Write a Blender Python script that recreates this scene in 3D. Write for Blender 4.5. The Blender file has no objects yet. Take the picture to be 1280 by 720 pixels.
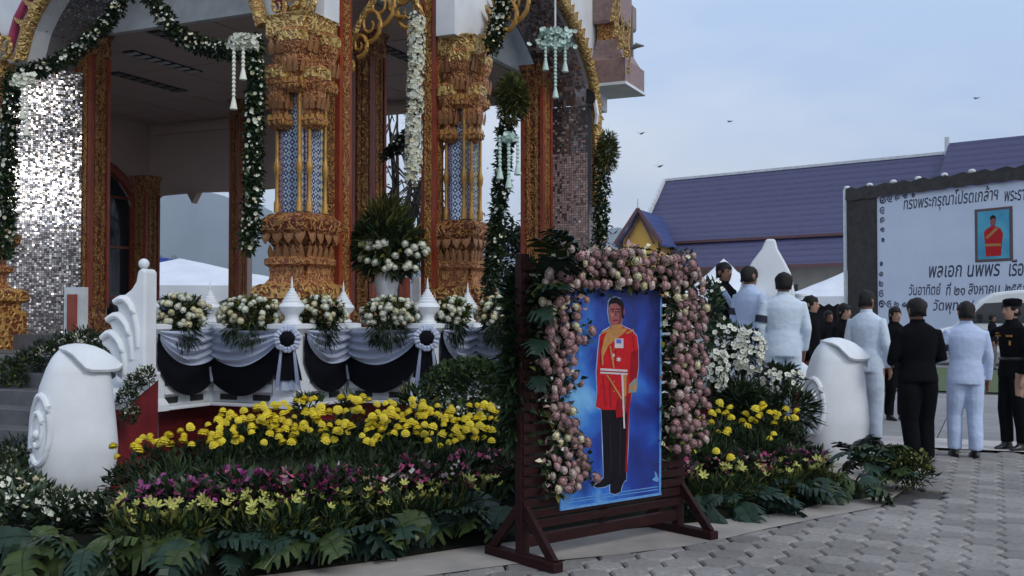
import bpy, bmesh, math, random
import numpy as np
from mathutils import Vector, Matrix
R = math.radians
random.seed(7); rng = np.random.default_rng(7)
sc = bpy.context.scene; col = sc.collection

# ------------------------------------------------------------------ camera, sky, sun, exposure
FPX, CH, CX, CY, HORIZON = 1320.0, 1.57, 640.0, 360.0, 392.0
PITCH = math.atan((HORIZON - CY) / FPX)
cd = bpy.data.cameras.new('camera'); cam = bpy.data.objects.new('camera', cd); col.objects.link(cam)
cam.location = (0, 0, CH); cam.rotation_euler = (math.pi / 2 + PITCH, 0, 0)
cd.sensor_width = 36; cd.lens = 36 * FPX / 1280; cd.clip_end = 3000; cd.clip_start = .05
sc.camera = cam
SUN_EL, SUN_AZ = R(40), R(134)          # azimuth clockwise from +Y: behind the camera, to the right
w = bpy.data.worlds.new('World'); sc.world = w; w.use_nodes = True
nt = w.node_tree; N = nt.nodes; N.clear(); L = nt.links
wo = N.new('ShaderNodeOutputWorld'); bg = N.new('ShaderNodeBackground'); sky = N.new('ShaderNodeTexSky')
sky.sky_type = 'NISHITA'; sky.sun_disc = False; sky.sun_elevation = SUN_EL; sky.sun_rotation = SUN_AZ
sky.air_density = 1.4; sky.dust_density = 2.5
tcw = N.new('ShaderNodeTexCoord'); mpw = N.new('ShaderNodeMapping'); mpw.inputs['Scale'].default_value = (1, 1, 2.6); mpw.inputs['Location'].default_value = (.35, .1, .2)
nz = N.new('ShaderNodeTexNoise'); nz.inputs['Scale'].default_value = 1.7; nz.inputs['Detail'].default_value = 5; nz.inputs['Roughness'].default_value = .55
rp = N.new('ShaderNodeValToRGB'); rp.color_ramp.elements[0].position = .38; rp.color_ramp.elements[1].position = .7
rp.color_ramp.elements[0].color = (4.3, 5.7, 8.2, 1); rp.color_ramp.elements[1].color = (8.6, 8.7, 8.9, 1)
mx = N.new('ShaderNodeMixRGB'); mx.inputs[0].default_value = .86
L.new(tcw.outputs['Generated'], mpw.inputs[0]); L.new(mpw.outputs[0], nz.inputs['Vector']); L.new(nz.outputs['Fac'], rp.inputs[0])
L.new(sky.outputs[0], mx.inputs[1]); L.new(rp.outputs[0], mx.inputs[2]); L.new(mx.outputs[0], bg.inputs[0])
bg.inputs[1].default_value = .1; L.new(bg.outputs[0], wo.inputs[0])
sd = bpy.data.lights.new('sun', 'SUN'); sd.energy = 1.05; sd.angle = R(14); sd.color = (1, .95, .88)
so = bpy.data.objects.new('sun', sd); col.objects.link(so)
so.rotation_euler = (math.pi / 2 - SUN_EL, 0, math.pi - SUN_AZ); so.location = (0, -5, 30)
vs = sc.view_settings; vs.view_transform = 'Standard'; vs.look = 'None'; vs.exposure = .36; vs.gamma = 1; vs.use_curve_mapping = False

# ------------------------------------------------------------------ helpers
def ray(x, y):
    r = (x - CX) / FPX; u = (CY - y) / FPX
    return Vector((r, math.cos(PITCH) - u * math.sin(PITCH), math.sin(PITCH) + u * math.cos(PITCH)))
CAM = Vector((0, 0, CH))
def at(x, y, Y): d = ray(x, y); return CAM + d * (Y / d.y)
def gnd(x, y, z=0): d = ray(x, y); return CAM + d * ((z - CH) / d.z)
def onplane(x, y, P, n): d = ray(x, y); return CAM + d * ((Vector(P) - CAM).dot(n) / d.dot(n))

class MB:
    def __init__(s): s.v = []; s.f = []; s.m = []
    def add(s, vs, fs, m=0):
        o = len(s.v); s.v += [tuple(p) for p in vs]
        s.f += [tuple(i + o for i in f) for f in fs]; s.m += [m] * len(fs)
    def box(s, c, d, m=0, rz=0, M=None):
        x, y, z = d[0] / 2, d[1] / 2, d[2] / 2
        vs = [Vector((a * x, b * y, e * z)) for a, b, e in ((-1,-1,-1),(1,-1,-1),(1,1,-1),(-1,1,-1),(-1,-1,1),(1,-1,1),(1,1,1),(-1,1,1))]
        T = Matrix.Translation(c) @ (M if M is not None else Matrix.Rotation(rz, 4, 'Z'))
        s.add([T @ p for p in vs], [(0,3,2,1),(4,5,6,7),(0,1,5,4),(1,2,6,5),(2,3,7,6),(3,0,4,7)], m); return s
    def bar(s, a, b, wx, wz, m=0):
        a, b = Vector(a), Vector(b); d = b - a
        q = d.to_track_quat('Y', 'Z').to_matrix().to_4x4()
        return s.box((a + b) / 2, (wx, d.length, wz), m, M=q)
    def lathe(s, prof, n=16, c=(0, 0, 0), m=0, sx=1, sy=1, ph=0):
        c = Vector(c); vs = []; fs = []
        for r, z in prof:
            for k in range(n):
                a = 2 * math.pi * k / n + ph; vs.append(c + Vector((r * math.cos(a) * sx, r * math.sin(a) * sy, z)))
        for i in range(len(prof) - 1):
            for k in range(n):
                k2 = (k + 1) % n; fs.append((i*n+k, i*n+k2, (i+1)*n+k2, (i+1)*n+k))
        fs.append(tuple(range(n - 1, -1, -1))); t = (len(prof) - 1) * n; fs.append(tuple(range(t, t + n)))
        s.add(vs, fs, m); return s
    def sweep(s, plan, prof, m=0):
        """a rectilinear plan (ccw) swept up a profile of (outward offset, z)"""
        n = len(plan); vs = []; fs = []; offs = []
        for i in range(n):
            a = Vector(plan[i - 1]); b = Vector(plan[i]); c = Vector(plan[(i + 1) % n])
            e1 = (b - a).normalized(); e2 = (c - b).normalized()
            offs.append(Vector((e1.y + e2.y, -e1.x - e2.x)))
        for o, z in prof:
            for i in range(n): p = Vector(plan[i]) + offs[i] * o; vs.append((p.x, p.y, z))
        for i in range(len(prof) - 1):
            for k in range(n): k2 = (k + 1) % n; fs.append((i*n+k, i*n+k2, (i+1)*n+k2, (i+1)*n+k))
        fs.append(tuple(range(n - 1, -1, -1))); t = (len(prof) - 1) * n; fs.append(tuple(range(t, t + n)))
        s.add(vs, fs, m); return s
    def prism(s, poly, e0, e1, m=0, T=None):
        """poly of (x,z) extruded along y from e0 to e1"""
        n = len(poly); vs = [Vector((x, e0, z)) for x, z in poly] + [Vector((x, e1, z)) for x, z in poly]
        if T is not None: vs = [T @ p for p in vs]
        fs = [tuple(range(n)), tuple(range(2*n-1, n-1, -1))] + [(i, i + n, (i+1) % n + n, (i+1) % n) for i in range(n)]
        s.add(vs, fs, m); return s
    def tube(s, pts, r, n=6, m=0, cap=True):
        pts = [Vector(p) for p in pts]; rs = r if isinstance(r, (list, tuple)) else [r] * len(pts)
        vs = []; fs = []
        up = Vector((0, 0, 1))
        for i, p in enumerate(pts):
            d = (pts[min(i + 1, len(pts) - 1)] - pts[max(i - 1, 0)]).normalized()
            a = d.cross(up if abs(d.z) < .95 else Vector((0, 1, 0))).normalized(); b = a.cross(d)
            for k in range(n):
                t = 2 * math.pi * k / n; vs.append(p + (a * math.cos(t) + b * math.sin(t)) * rs[i])
        for i in range(len(pts) - 1):
            for k in range(n): k2 = (k + 1) % n; fs.append((i*n+k, i*n+k2, (i+1)*n+k2, (i+1)*n+k))
        if cap: fs.append(tuple(range(n - 1, -1, -1))); t = (len(pts) - 1) * n; fs.append(tuple(range(t, t + n)))
        s.add(vs, fs, m); return s
    def ball(s, c, r, n=10, k=6, m=0):
        rx, ry, rz = r if isinstance(r, (tuple, list)) else (r, r, r)
        prof = [(max(math.sin(math.pi * i / k), .02), -math.cos(math.pi * i / k) * rz) for i in range(k + 1)]
        return s.lathe(prof, n, c, m, rx, ry)
    def mesh(s, name, mats, smooth=False):
        me = bpy.data.meshes.new(name); me.from_pydata(s.v, [], s.f)
        for x in (mats if isinstance(mats, (list, tuple)) else [mats]): me.materials.append(x)
        if any(s.m): me.polygons.foreach_set('material_index', s.m)
        bm = bmesh.new(); bm.from_mesh(me); bmesh.ops.recalc_face_normals(bm, faces=bm.faces); bm.to_mesh(me); bm.free()
        if smooth:
            me.polygons.foreach_set('use_smooth', [True] * len(me.polygons))
            try: me.set_sharp_from_angle(angle=R(45))
            except Exception: pass
        me.update(); return me
    def build(s, name, mats, parent=None, smooth=False, bevel=0, loc=None, rz=0):
        o = link(name, s.mesh(name, mats, smooth), parent)
        if loc is not None: o.location = loc
        o.rotation_euler.z = rz
        if bevel:
            b = o.modifiers.new('bevel', 'BEVEL'); b.width = bevel; b.segments = 2; b.limit_method = 'ANGLE'
        return o

def link(name, me, parent=None):
    o = bpy.data.objects.new(name, me); col.objects.link(o)
    if parent is not None: o.parent = parent
    return o
def tag(o, label=None, cat=None, group=None, kind=None):
    if label: o['label'] = label
    if cat: o['category'] = cat
    if group: o['group'] = group
    if kind: o['kind'] = kind
    return o
def thing(name, label, cat, loc=(0, 0, 0), rz=0, group=None):
    o = bpy.data.objects.new(name, None); col.objects.link(o); o.empty_display_size = .1
    o.location = loc; o.rotation_euler.z = rz
    return tag(o, label, cat, group)
def put(name, me, parent, loc, rot=(0, 0, 0), s=1):
    o = link(name, me, parent); o.location = loc; o.rotation_euler = rot
    o.scale = (s, s, s) if not isinstance(s, (tuple, list)) else s
    return o
def npmesh(name, V, F, mats, mi=None):
    V = np.asarray(V, np.float32); F = np.asarray(F, np.int32); k = F.shape[1]
    me = bpy.data.meshes.new(name); me.vertices.add(len(V)); me.vertices.foreach_set('co', V.ravel())
    me.loops.add(F.size); me.loops.foreach_set('vertex_index', F.ravel())
    me.polygons.add(len(F)); me.polygons.foreach_set('loop_start', np.arange(0, F.size, k, dtype=np.int32))
    for x in (mats if isinstance(mats, (list, tuple)) else [mats]): me.materials.append(x)
    if mi is not None: me.polygons.foreach_set('material_index', np.asarray(mi, np.int32))
    me.update(calc_edges=True); me.validate(); return me
def unit(a): return a / (np.linalg.norm(a, axis=1, keepdims=True) + 1e-9)
def leaves(P, D, Ln, W, fold=.25, droop=.15):
    """folded diamond leaves: P base points, D directions"""
    n = len(P); D = unit(D); Z = rng.normal(0, .5, (n, 3)) + [0, 0, 1.]
    S = unit(np.cross(D, Z)); U = unit(np.cross(S, D))
    Ln = np.broadcast_to(Ln, n)[:, None]; W = np.broadcast_to(W, n)[:, None]
    mid = P + D * Ln * .45; tip = P + D * Ln - U * Ln * droop
    V = np.stack([P, mid + S * W + U * W * fold, tip, mid - S * W + U * W * fold], 1).reshape(-1, 3)
    b = np.arange(n)[:, None] * 4
    F = np.concatenate([b + [0, 1, 2], b + [0, 2, 3]], 1).reshape(-1, 3)
    return V, F
def cloud(n, c, r, shell=.55):
    d = unit(rng.normal(0, 1, (n, 3))); k = (shell + (1 - shell) * rng.random(n) ** .6)[:, None]
    return np.array(c) + d * k * np.array(r), d
def bush(name, n, c, r, ln, wd, mats, parent=None, shell=.5, up=.3, mi_p=None, lower=None):
    P, d = cloud(n, c, r, shell)
    if lower is not None: k = P[:, 2] > lower; P, d = P[k], d[k]
    n = len(P)
    D = d + rng.normal(0, .55, (n, 3)) + [0, 0, up]
    V, F = leaves(P, D, ln * rng.uniform(.6, 1.3, n), wd * rng.uniform(.6, 1.3, n))
    mi = None
    if isinstance(mats, (list, tuple)): mi = np.repeat(rng.choice(len(mats), n, p=mi_p), 2)
    return link(name, npmesh(name, V, F, mats, mi), parent)

# ------------------------------------------------------------------ materials
def newmat(name):
    m = bpy.data.materials.new(name); m.use_nodes = True; t = m.node_tree
    return m, t.nodes, t.links, t.nodes['Principled BSDF']
def rgb(c): return (*c, 1) if len(c) == 3 else c
def pm(name, c1, c2=None, scale=8, rough=.6, metal=0, bump=0, bscale=None, rnd=0, spec=.5, detail=4, stretch=(1, 1, 1), trans=0, sheen=0, bdist=.01):
    m, n, l, b = newmat(name)
    b.inputs['Roughness'].default_value = rough; b.inputs['Metallic'].default_value = metal
    b.inputs['Specular IOR Level'].default_value = spec
    if sheen: b.inputs['Sheen Weight'].default_value = sheen
    tc = n.new('ShaderNodeTexCoord'); mp = n.new('ShaderNodeMapping'); mp.inputs['Scale'].default_value = stretch
    l.new(tc.outputs['Object'], mp.inputs[0])
    out = None
    if c2 is not None:
        z = n.new('ShaderNodeTexNoise'); z.inputs['Scale'].default_value = scale; z.inputs['Detail'].default_value = detail
        r = n.new('ShaderNodeValToRGB'); r.color_ramp.elements[0].position = .32; r.color_ramp.elements[1].position = .68
        r.color_ramp.elements[0].color = rgb(c1); r.color_ramp.elements[1].color = rgb(c2)
        l.new(mp.outputs[0], z.inputs['Vector']); l.new(z.outputs['Fac'], r.inputs[0]); out = r.outputs[0]
    else:
        b.inputs['Base Color'].default_value = rgb(c1)
    if rnd:
        oi = n.new('ShaderNodeObjectInfo'); h = n.new('ShaderNodeHueSaturation')
        mr = n.new('ShaderNodeMapRange'); mr.inputs['To Min'].default_value = 1 - rnd; mr.inputs['To Max'].default_value = 1 + rnd
        l.new(oi.outputs['Random'], mr.inputs[0]); l.new(mr.outputs[0], h.inputs['Value'])
        if out is not None: l.new(out, h.inputs['Color'])
        else: h.inputs['Color'].default_value = rgb(c1)
        out = h.outputs[0]
    if out is not None: l.new(out, b.inputs['Base Color'])
    if bump:
        z2 = n.new('ShaderNodeTexNoise'); z2.inputs['Scale'].default_value = bscale or scale * 4; z2.inputs['Detail'].default_value = 3
        bp = n.new('ShaderNodeBump'); bp.inputs['Strength'].default_value = bump; bp.inputs['Distance'].default_value = bdist
        l.new(mp.outputs[0], z2.inputs['Vector']); l.new(z2.outputs['Fac'], bp.inputs['Height']); l.new(bp.outputs[0], b.inputs['Normal'])
    if trans:
        b.inputs['Transmission Weight'].default_value = trans
    return m
def carved(name, hi, lo, scale=14, rough=.4, metal=.35, th=.22):
    """gilt carving: raised curls of gold over a darker red ground"""
    m, n, l, b = newmat(name)
    tc = n.new('ShaderNodeTexCoord'); v = n.new('ShaderNodeTexVoronoi'); v.feature = 'SMOOTH_F1'; v.inputs['Scale'].default_value = scale
    z = n.new('ShaderNodeTexNoise'); z.inputs['Scale'].default_value = scale * .6; z.inputs['Detail'].default_value = 2
    ad = n.new('ShaderNodeVectorMath'); ad.operation = 'ADD'; sc_ = n.new('ShaderNodeVectorMath'); sc_.operation = 'SCALE'; sc_.inputs[3].default_value = .12
    l.new(tc.outputs['Object'], z.inputs['Vector']); l.new(z.outputs['Color'], sc_.inputs[0]); l.new(tc.outputs['Object'], ad.inputs[0]); l.new(sc_.outputs[0], ad.inputs[1])
    l.new(ad.outputs[0], v.inputs['Vector'])
    si = n.new('ShaderNodeMath'); si.operation = 'MULTIPLY'; si.inputs[1].default_value = 16; l.new(v.outputs['Distance'], si.inputs[0])
    sn = n.new('ShaderNodeMath'); sn.operation = 'SINE'; l.new(si.outputs[0], sn.inputs[0])
    r = n.new('ShaderNodeValToRGB'); r.color_ramp.elements[0].position = th; r.color_ramp.elements[1].position = th + .3
    r.color_ramp.elements[0].color = rgb(lo); r.color_ramp.elements[1].color = rgb(hi)
    mr = n.new('ShaderNodeMapRange'); mr.inputs['From Min'].default_value = -1; l.new(sn.outputs[0], mr.inputs[0]); l.new(mr.outputs[0], r.inputs[0])
    l.new(r.outputs[0], b.inputs['Base Color']); b.inputs['Roughness'].default_value = rough; b.inputs['Metallic'].default_value = metal
    bp = n.new('ShaderNodeBump'); bp.inputs['Strength'].default_value = .9; bp.inputs['Distance'].default_value = .02
    l.new(mr.outputs[0], bp.inputs['Height']); l.new(bp.outputs[0], b.inputs['Normal'])
    return m
def mosaic(name, p, ca, cb, cc, rough=.12):
    """diamond glass mosaic in object space: a = x+y, z"""
    m, n, l, b = newmat(name)
    tc = n.new('ShaderNodeTexCoord'); sx = n.new('ShaderNodeSeparateXYZ'); l.new(tc.outputs['Object'], sx.inputs[0])
    def M(op, a, c=None):
        q = n.new('ShaderNodeMath'); q.operation = op
        if isinstance(a, (int, float)): q.inputs[0].default_value = a
        else: l.new(a, q.inputs[0])
        if c is not None:
            if isinstance(c, (int, float)): q.inputs[1].default_value = c
            else: l.new(c, q.inputs[1])
        return q.outputs[0]
    def tri(v): return M('ABSOLUTE', M('SUBTRACT', M('FRACT', M('MULTIPLY', v, 1 / p)), .5))
    d = M('ADD', tri(M('ADD', sx.outputs[0], sx.outputs[1])), tri(sx.outputs[2]))
    r = n.new('ShaderNodeValToRGB'); r.color_ramp.interpolation = 'CONSTANT'; e = r.color_ramp.elements
    e[0].position = 0; e[0].color = rgb(cc); e[1].position = .22; e[1].color = rgb(ca)
    k = e.new(.5); k.color = rgb(cb); k = e.new(.78); k.color = rgb(ca)
    l.new(d, r.inputs[0]); l.new(r.outputs[0], b.inputs['Base Color']); b.inputs['Roughness'].default_value = rough; b.inputs['Metallic'].default_value = .25
    bp = n.new('ShaderNodeBump'); bp.inputs['Strength'].default_value = .5; bp.inputs['Distance'].default_value = .01; l.new(r.outputs[0], bp.inputs['Height']); l.new(bp.outputs[0], b.inputs['Normal'])
    return m
MT = {}
MT['white'] = pm('white_paint', (.74, .77, .8), (.63, .66, .69), 3, .5, bump=.12, bscale=60)
MT['white_dirty'] = pm('weathered_white_paint', (.66, .69, .71), (.5, .53, .55), 5, .6, bump=.2, bscale=40)
MT['cream'] = pm('cream_paint', (.6, .56, .5), (.5, .47, .42), 2, .7)
MT['red_wall'] = pm('red_painted_plinth', (.2, .012, .016), (.12, .008, .012), 6, .55, bump=.2)
MT['gold'] = carved('gilt_carving', (.5, .28, .08), (.2, .05, .02), 13)
MT['gold_fine'] = carved('fine_gilt_carving', (.5, .26, .07), (.2, .045, .018), 26)
MT['gold_red'] = carved('gilt_on_red_carving', (.42, .2, .06), (.15, .03, .014), 17, th=.36)
MT['gold_plain'] = pm('plain_gilt', (.5, .29, .07), (.36, .18, .04), 12, .4, .4, bump=.3)
MT['gold_bright'] = carved('bright_gilt_trim', (.58, .4, .14), (.3, .15, .045), 15, .4, .3, th=.15)
MT['copper'] = carved('red_gilt_moulding', (.47, .22, .075), (.26, .08, .035), 20, .45, .25, th=.25)
MT['lacquer'] = pm('red_lacquer', (.3, .055, .02), (.2, .03, .012), 5, .35, bump=.2)
MT['blue_mosaic'] = mosaic('blue_diamond_mosaic', .085, (.55, .62, .66), (.02, .05, .2), (.1, .25, .5))
MT['violet_mosaic'] = mosaic('violet_diamond_mosaic', .06, (.35, .33, .38), (.09, .04, .14), (.4, .2, .4))
MT['pale_mosaic'] = mosaic('pale_diamond_mosaic', .09, (.5, .5, .42), (.1, .14, .22), (.6, .5, .25))
MT['mirror'] = pm('mirror_chip', (.8, .79, .79), (.68, .66, .66), 30, .2, 1, rnd=0)
MT['mirror_dim'] = pm('dimmed_mirror_chip', (.4, .38, .38), (.3, .28, .29), 30, .25, .9)  # darker copy of the mirror chip, for chips with a dull reflection
MT['mirror_pink'] = pm('pink_mirror_chip', (.55, .4, .38), (.45, .32, .3), 30, .4, .15)
MT['grout'] = pm('grey_grout', (.2, .185, .185), (.15, .14, .14), 20, .8)
MT['pinkstone'] = pm('pink_cornice', (.3, .19, .18), (.2, .13, .12), 14, .5, bump=.5, bscale=45)
MT['magenta'] = pm('magenta_band', (.42, .05, .14), (.3, .03, .09), 6, .5)
MT['ceiling'] = pm('brown_ceiling_board', (.56, .42, .37), (.5, .38, .335), 2, .7)
MT['inwall'] = pm('interior_plaster', (.55, .43, .385), (.5, .39, .35), 2, .8)
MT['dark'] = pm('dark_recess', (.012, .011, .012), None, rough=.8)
MT['glass'] = pm('dark_glass', (.02, .025, .03), None, rough=.06)
MT['step'] = pm('grey_stone_step', (.11, .112, .118), (.07, .072, .078), 7, .6, bump=.3, bscale=60)
def paverm(name, rnd):
    m = pm(name, (.275, .262, .25), (.19, .182, .175), 30, .8, bump=.4, bscale=110, rnd=rnd)
    n, l = m.node_tree.nodes, m.node_tree.links; b = n['Principled BSDF']; src = b.inputs['Base Color'].links[0].from_socket
    g = n.new('ShaderNodeNewGeometry'); z = n.new('ShaderNodeTexNoise'); z.inputs['Scale'].default_value = .9; z.inputs['Detail'].default_value = 7; z.inputs['Roughness'].default_value = .65
    for q in [x for x in n if x.type == 'TEX_NOISE']: l.new(g.outputs['Position'], q.inputs['Vector'])
    r = n.new('ShaderNodeValToRGB'); r.color_ramp.elements[0].position = .3; r.color_ramp.elements[1].position = .65; r.color_ramp.elements[0].color = (.6, .58, .57, 1); r.color_ramp.elements[1].color = (1.12, 1.1, 1.08, 1)
    mx_ = n.new('ShaderNodeMixRGB'); mx_.blend_type = 'MULTIPLY'; mx_.inputs[0].default_value = 1
    l.new(z.outputs['Fac'], r.inputs[0]); l.new(src, mx_.inputs[1]); l.new(r.outputs[0], mx_.inputs[2]); l.new(mx_.outputs[0], b.inputs['Base Color'])
    return m
MT['paver'] = paverm('concrete_paver', .2); MT['paver_far'] = paverm('concrete_paver_far', 0)
MT['joint'] = pm('paver_joint_soil', (.06, .056, .055), (.035, .033, .033), 18, .95)
MT['concrete'] = pm('pale_concrete', (.32, .285, .25), (.2, .187, .172), 2.5, .85, bump=.35, bscale=90, detail=8)
MT['band'] = pm('pale_concrete_band', (.5, .46, .43), (.42, .39, .37), 4, .8, bump=.2)
MT['slab'] = pm('grey_slab', (.25, .25, .25), (.2, .2, .2), 3, .8, bump=.2, rnd=.08)
MT['earth'] = pm('ground_soil', (.17, .16, .14), (.12, .12, .1), .6, .95)
MT['grass'] = pm('lawn', (.07, .1, .03), (.05, .075, .022), 3, .9, bump=.4)
MT['hill'] = pm('hazed_wooded_hill', (.1, .135, .15), (.085, .115, .13), .02, 1)  # blue of the distance haze is mixed into this base colour
MT['wood'] = pm('dark_red_brown_wood', (.03, .007, .007), (.013, .004, .004), 6, .6, spec=.15, bump=.35, bscale=40, stretch=(1, 1, 8))
MT['satin'] = pm('white_blue_satin', (.44, .49, .62), (.37, .42, .55), 3, .38, sheen=.2)
MT['black_satin'] = pm('black_satin', (.006, .006, .01), (.004, .004, .006), 3, .7, spec=.06)
MT['roof'] = None
def leafm(name, a, b, rnd=.25, rough=.5): return pm(name, a, b, 7, rough, rnd=rnd, spec=.2)
MT['leaf_dark'] = leafm('dark_leaf', (.008, .02, .009), (.018, .036, .012))
MT['leaf_mid'] = leafm('mid_leaf', (.018, .038, .012), (.038, .062, .016))
MT['leaf_yel'] = leafm('yellow_green_leaf', (.075, .085, .016), (.13, .13, .025))
MT['leaf_bush'] = leafm('bush_leaf', (.03, .06, .02), (.055, .095, .03))
MT['leaf_grey'] = leafm('grey_green_leaf', (.04, .065, .045), (.085, .115, .075))
MT['philo'] = leafm('philodendron_leaf', (.008, .022, .014), (.02, .042, .026), rough=.42)
MT['philo2'] = leafm('green_philodendron_leaf', (.02, .036, .01), (.045, .065, .018), rough=.32)
MT['yellow'] = pm('marigold_petal', (.62, .47, .012), (.75, .62, .035), 30, .6, rnd=.14)
MT['whitefl'] = pm('white_petal', (.68, .69, .6), (.55, .58, .46), 20, .6, rnd=.16)
MT['creamfl'] = pm('cream_petal', (.66, .6, .4), (.55, .52, .34), 20, .6, rnd=.2)
MT['pinkfl'] = pm('mauve_rose_petal', (.4, .245, .235), (.27, .16, .155), 20, .6, rnd=.35)
MT['palepink'] = pm('pale_rose_petal', (.55, .45, .41), (.44, .34, .3), 20, .6, rnd=.2)
MT['rosedark'] = pm('rose_heart', (.22, .09, .12), (.14, .06, .08), 20, .7)
MT['purple'] = pm('purple_petal', (.2, .03, .15), (.3, .05, .2), 20, .6, rnd=.3)
MT['magfl'] = pm('magenta_petal', (.3, .03, .1), (.4, .07, .17), 20, .6, rnd=.3)
MT['lily'] = pm('lime_lily_petal', (.42, .43, .12), (.3, .3, .05), 20, .6, rnd=.2)
MT['mint'] = pm('mint_white_flower', (.52, .66, .6), (.42, .56, .5), 20, .6)
MT['skin'] = pm('skin', (.24, .125, .082), (.2, .1, .066), 12, .5, spec=.35)
MT['skin_fair'] = pm('lighter_skin', (.4, .24, .17), (.35, .2, .14), 12, .5, spec=.35)
MT['hair'] = pm('black_hair', (.006, .005, .005), (.014, .012, .011), 70, .6, bump=.8, bscale=90, spec=.25)
MT['cloth_blue'] = pm('pale_blue_uniform_cloth', (.44, .53, .72), (.39, .48, .67), 5, .8, bump=.55, bscale=9, bdist=.03)
MT['cloth_white'] = pm('white_uniform_cloth', (.56, .65, .74), (.5, .59, .69), 5, .8, bump=.55, bscale=9, bdist=.03)
MT['cloth_black'] = pm('black_cloth', (.0055, .0055, .007), (.0035, .0035, .0045), 5, .9, bump=.3, bscale=14, spec=.06)
MT['shoe'] = pm('black_shoe_leather', (.01, .01, .011), None, rough=.3)
MT['navy'] = pm('dark_armband', (.01, .012, .03), None, rough=.7)
MT['eye'] = pm('dark_eye', (.008, .007, .007), None, rough=.3)
MT['lip'] = pm('lip', (.22, .08, .07), None, rough=.5)
# ------------------------------------------------------------------ the setting
PO = Vector((-2.41, 12.0, 0)); PA = math.atan2(-.416, .909)
UU = Vector((math.cos(PA), math.sin(PA), 0)); VV = Vector((-UU.y, UU.x, 0))
def lw(u, v, z=0): return PO + UU * u + VV * v + Vector((0, 0, z))
def wl(p): d = Vector(p) - PO; return (d.dot(UU), d.dot(VV), Vector(p).z)
def inpoly(x, y, poly):
    c = False
    for i in range(len(poly)):
        a, b = poly[i - 1], poly[i]
        if (a[1] > y) != (b[1] > y) and x < (b[0] - a[0]) * (y - a[1]) / (b[1] - a[1]) + a[0]: c = not c
    return c
def sheet(name, pts, z, m, kind='structure', parent=None):
    mb = MB(); mb.add([(p[0], p[1], z) for p in pts], [tuple(range(len(pts)))])
    return tag(mb.build(name, m, parent), kind=kind)
sheet('ground', [(-2500, -300), (2500, -300), (2500, 2600), (-2500, 2600)], -.07, MT['earth'])
band_a = wl(gnd(1200, 561)); band_b = wl(gnd(1200, 549)); grass_a = wl(gnd(1240, 491)); grass_b = wl(gnd(1240, 461))
pav = sheet('paving', [lw(u, v) for u, v in ((-9, -12), (16, -12), (16, band_a[1]), (-9, band_a[1]))], -.03, MT['joint'])
# the zigzag terrace edge: front (convex) and back (concave) posts
F1 = Vector((-2.23, 10.7, 0)); SU, SV = 1.05, .93
POSTS = {'F1': F1}; B1 = F1 - UU * SU; POSTS['B1'] = B1; POSTS['F0'] = B1 - VV * SV
q = F1
ORDER = ['F0', 'B1', 'F1']
for k in range(2, 6):
    q = q + VV * SV; POSTS['B%d' % k] = q; q = q + UU * SU; POSTS['F%d' % k] = q; ORDER += ['B%d' % k, 'F%d' % k]
# flower bed front edge
FRONT = [gnd(-60, 712), gnd(40, 722), gnd(180, 735), gnd(330, 722), gnd(470, 704), gnd(600, 684), gnd(740, 668), gnd(870, 655), gnd(960, 645), gnd(1060, 632), gnd(1120, 628), gnd(1182, 618)]
BEDPOLY = [(p.x, p.y) for p in FRONT] + [(POSTS[k].x, POSTS[k].y) for k in reversed(ORDER)] + [(-4.3, 9.4)]
APRON = [gnd(-200, 745), gnd(300, 742), gnd(520, 722), gnd(640, 706), gnd(760, 695), gnd(860, 683), gnd(905, 674), gnd(960, 661), gnd(1040, 645), gnd(1100, 634)]
APPOLY = [(p.x, p.y) for p in APRON] + [(4.2, 10.6), (3.2, 12.5), (-1, 13), (-7, 13), (-7, 7)]
sheet('concrete_apron', APPOLY, .004, MT['concrete'])
PU, PV, PS = .215, .25, .036
def hexmesh(mat):
    mb = MB(); g = .006
    o = [(PU/2 - PS, -PV/2), (PU/2 + PS, 0), (PU/2 - PS, PV/2), (-PU/2 + PS, PV/2), (-PU/2 - PS, 0), (-PU/2 + PS, -PV/2)]
    def ring(s, z): return [(x * (1 - s / .11), y * (1 - s / .12), z) for x, y in o]
    vs = ring(g, -.03) + ring(g, -.012) + ring(g + .013, 0)
    fs = [tuple(range(12, 18))]
    for i in range(6):
        j = (i + 1) % 6; fs += [(i, j, j + 6, i + 6), (i + 6, j + 6, j + 12, i + 12)]
    mb.add(vs, fs); return mb
PAVER = hexmesh(0).mesh('paver', MT['paver'])
spots = []
for i in range(-30, 75):
    for j in range(-60, int(band_a[1] / PV) + 2):
        u = i * PU; v = j * PV + (PV / 2 if i % 2 else 0)
        if v + PV / 2 > band_a[1] - .01: continue
        p = lw(u, v)
        if p.y < 4.6: continue
        px = CX + FPX * p.x / p.y
        if px > 1900 or px < -80: continue
        if (inpoly(p.x, p.y, APPOLY) and inpoly(p.x + .036, p.y - .18, APPOLY)) or inpoly(p.x, p.y, BEDPOLY): continue
        spots.append((p.y, p))
spots.sort(key=lambda s: s[0])
inview = [s for s in spots if 392 + FPX * 1.57 / s[0] < 728 and CX + FPX * s[1].x / s[1].y < 1292]
near = inview[:300]; nearset = set(id(s) for s in near)
for y, p in near:
    o = put('paver', PAVER, pav, (p.x, p.y, random.uniform(-.004, .003)), (random.uniform(-.008, .008), random.uniform(-.008, .008), PA))
mb = MB(); hm = hexmesh(0); ca, sa = math.cos(PA), math.sin(PA)
for s in spots:
    if id(s) in nearset: continue
    p = s[1]; dz = random.uniform(-.003, .002)
    mb.add([(p.x + x * ca - y * sa, p.y + x * sa + y * ca, z + dz) for x, y, z in hm.v], hm.f)
tag(mb.build('far_pavers', MT['paver_far'], pav), kind='stuff')
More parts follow.
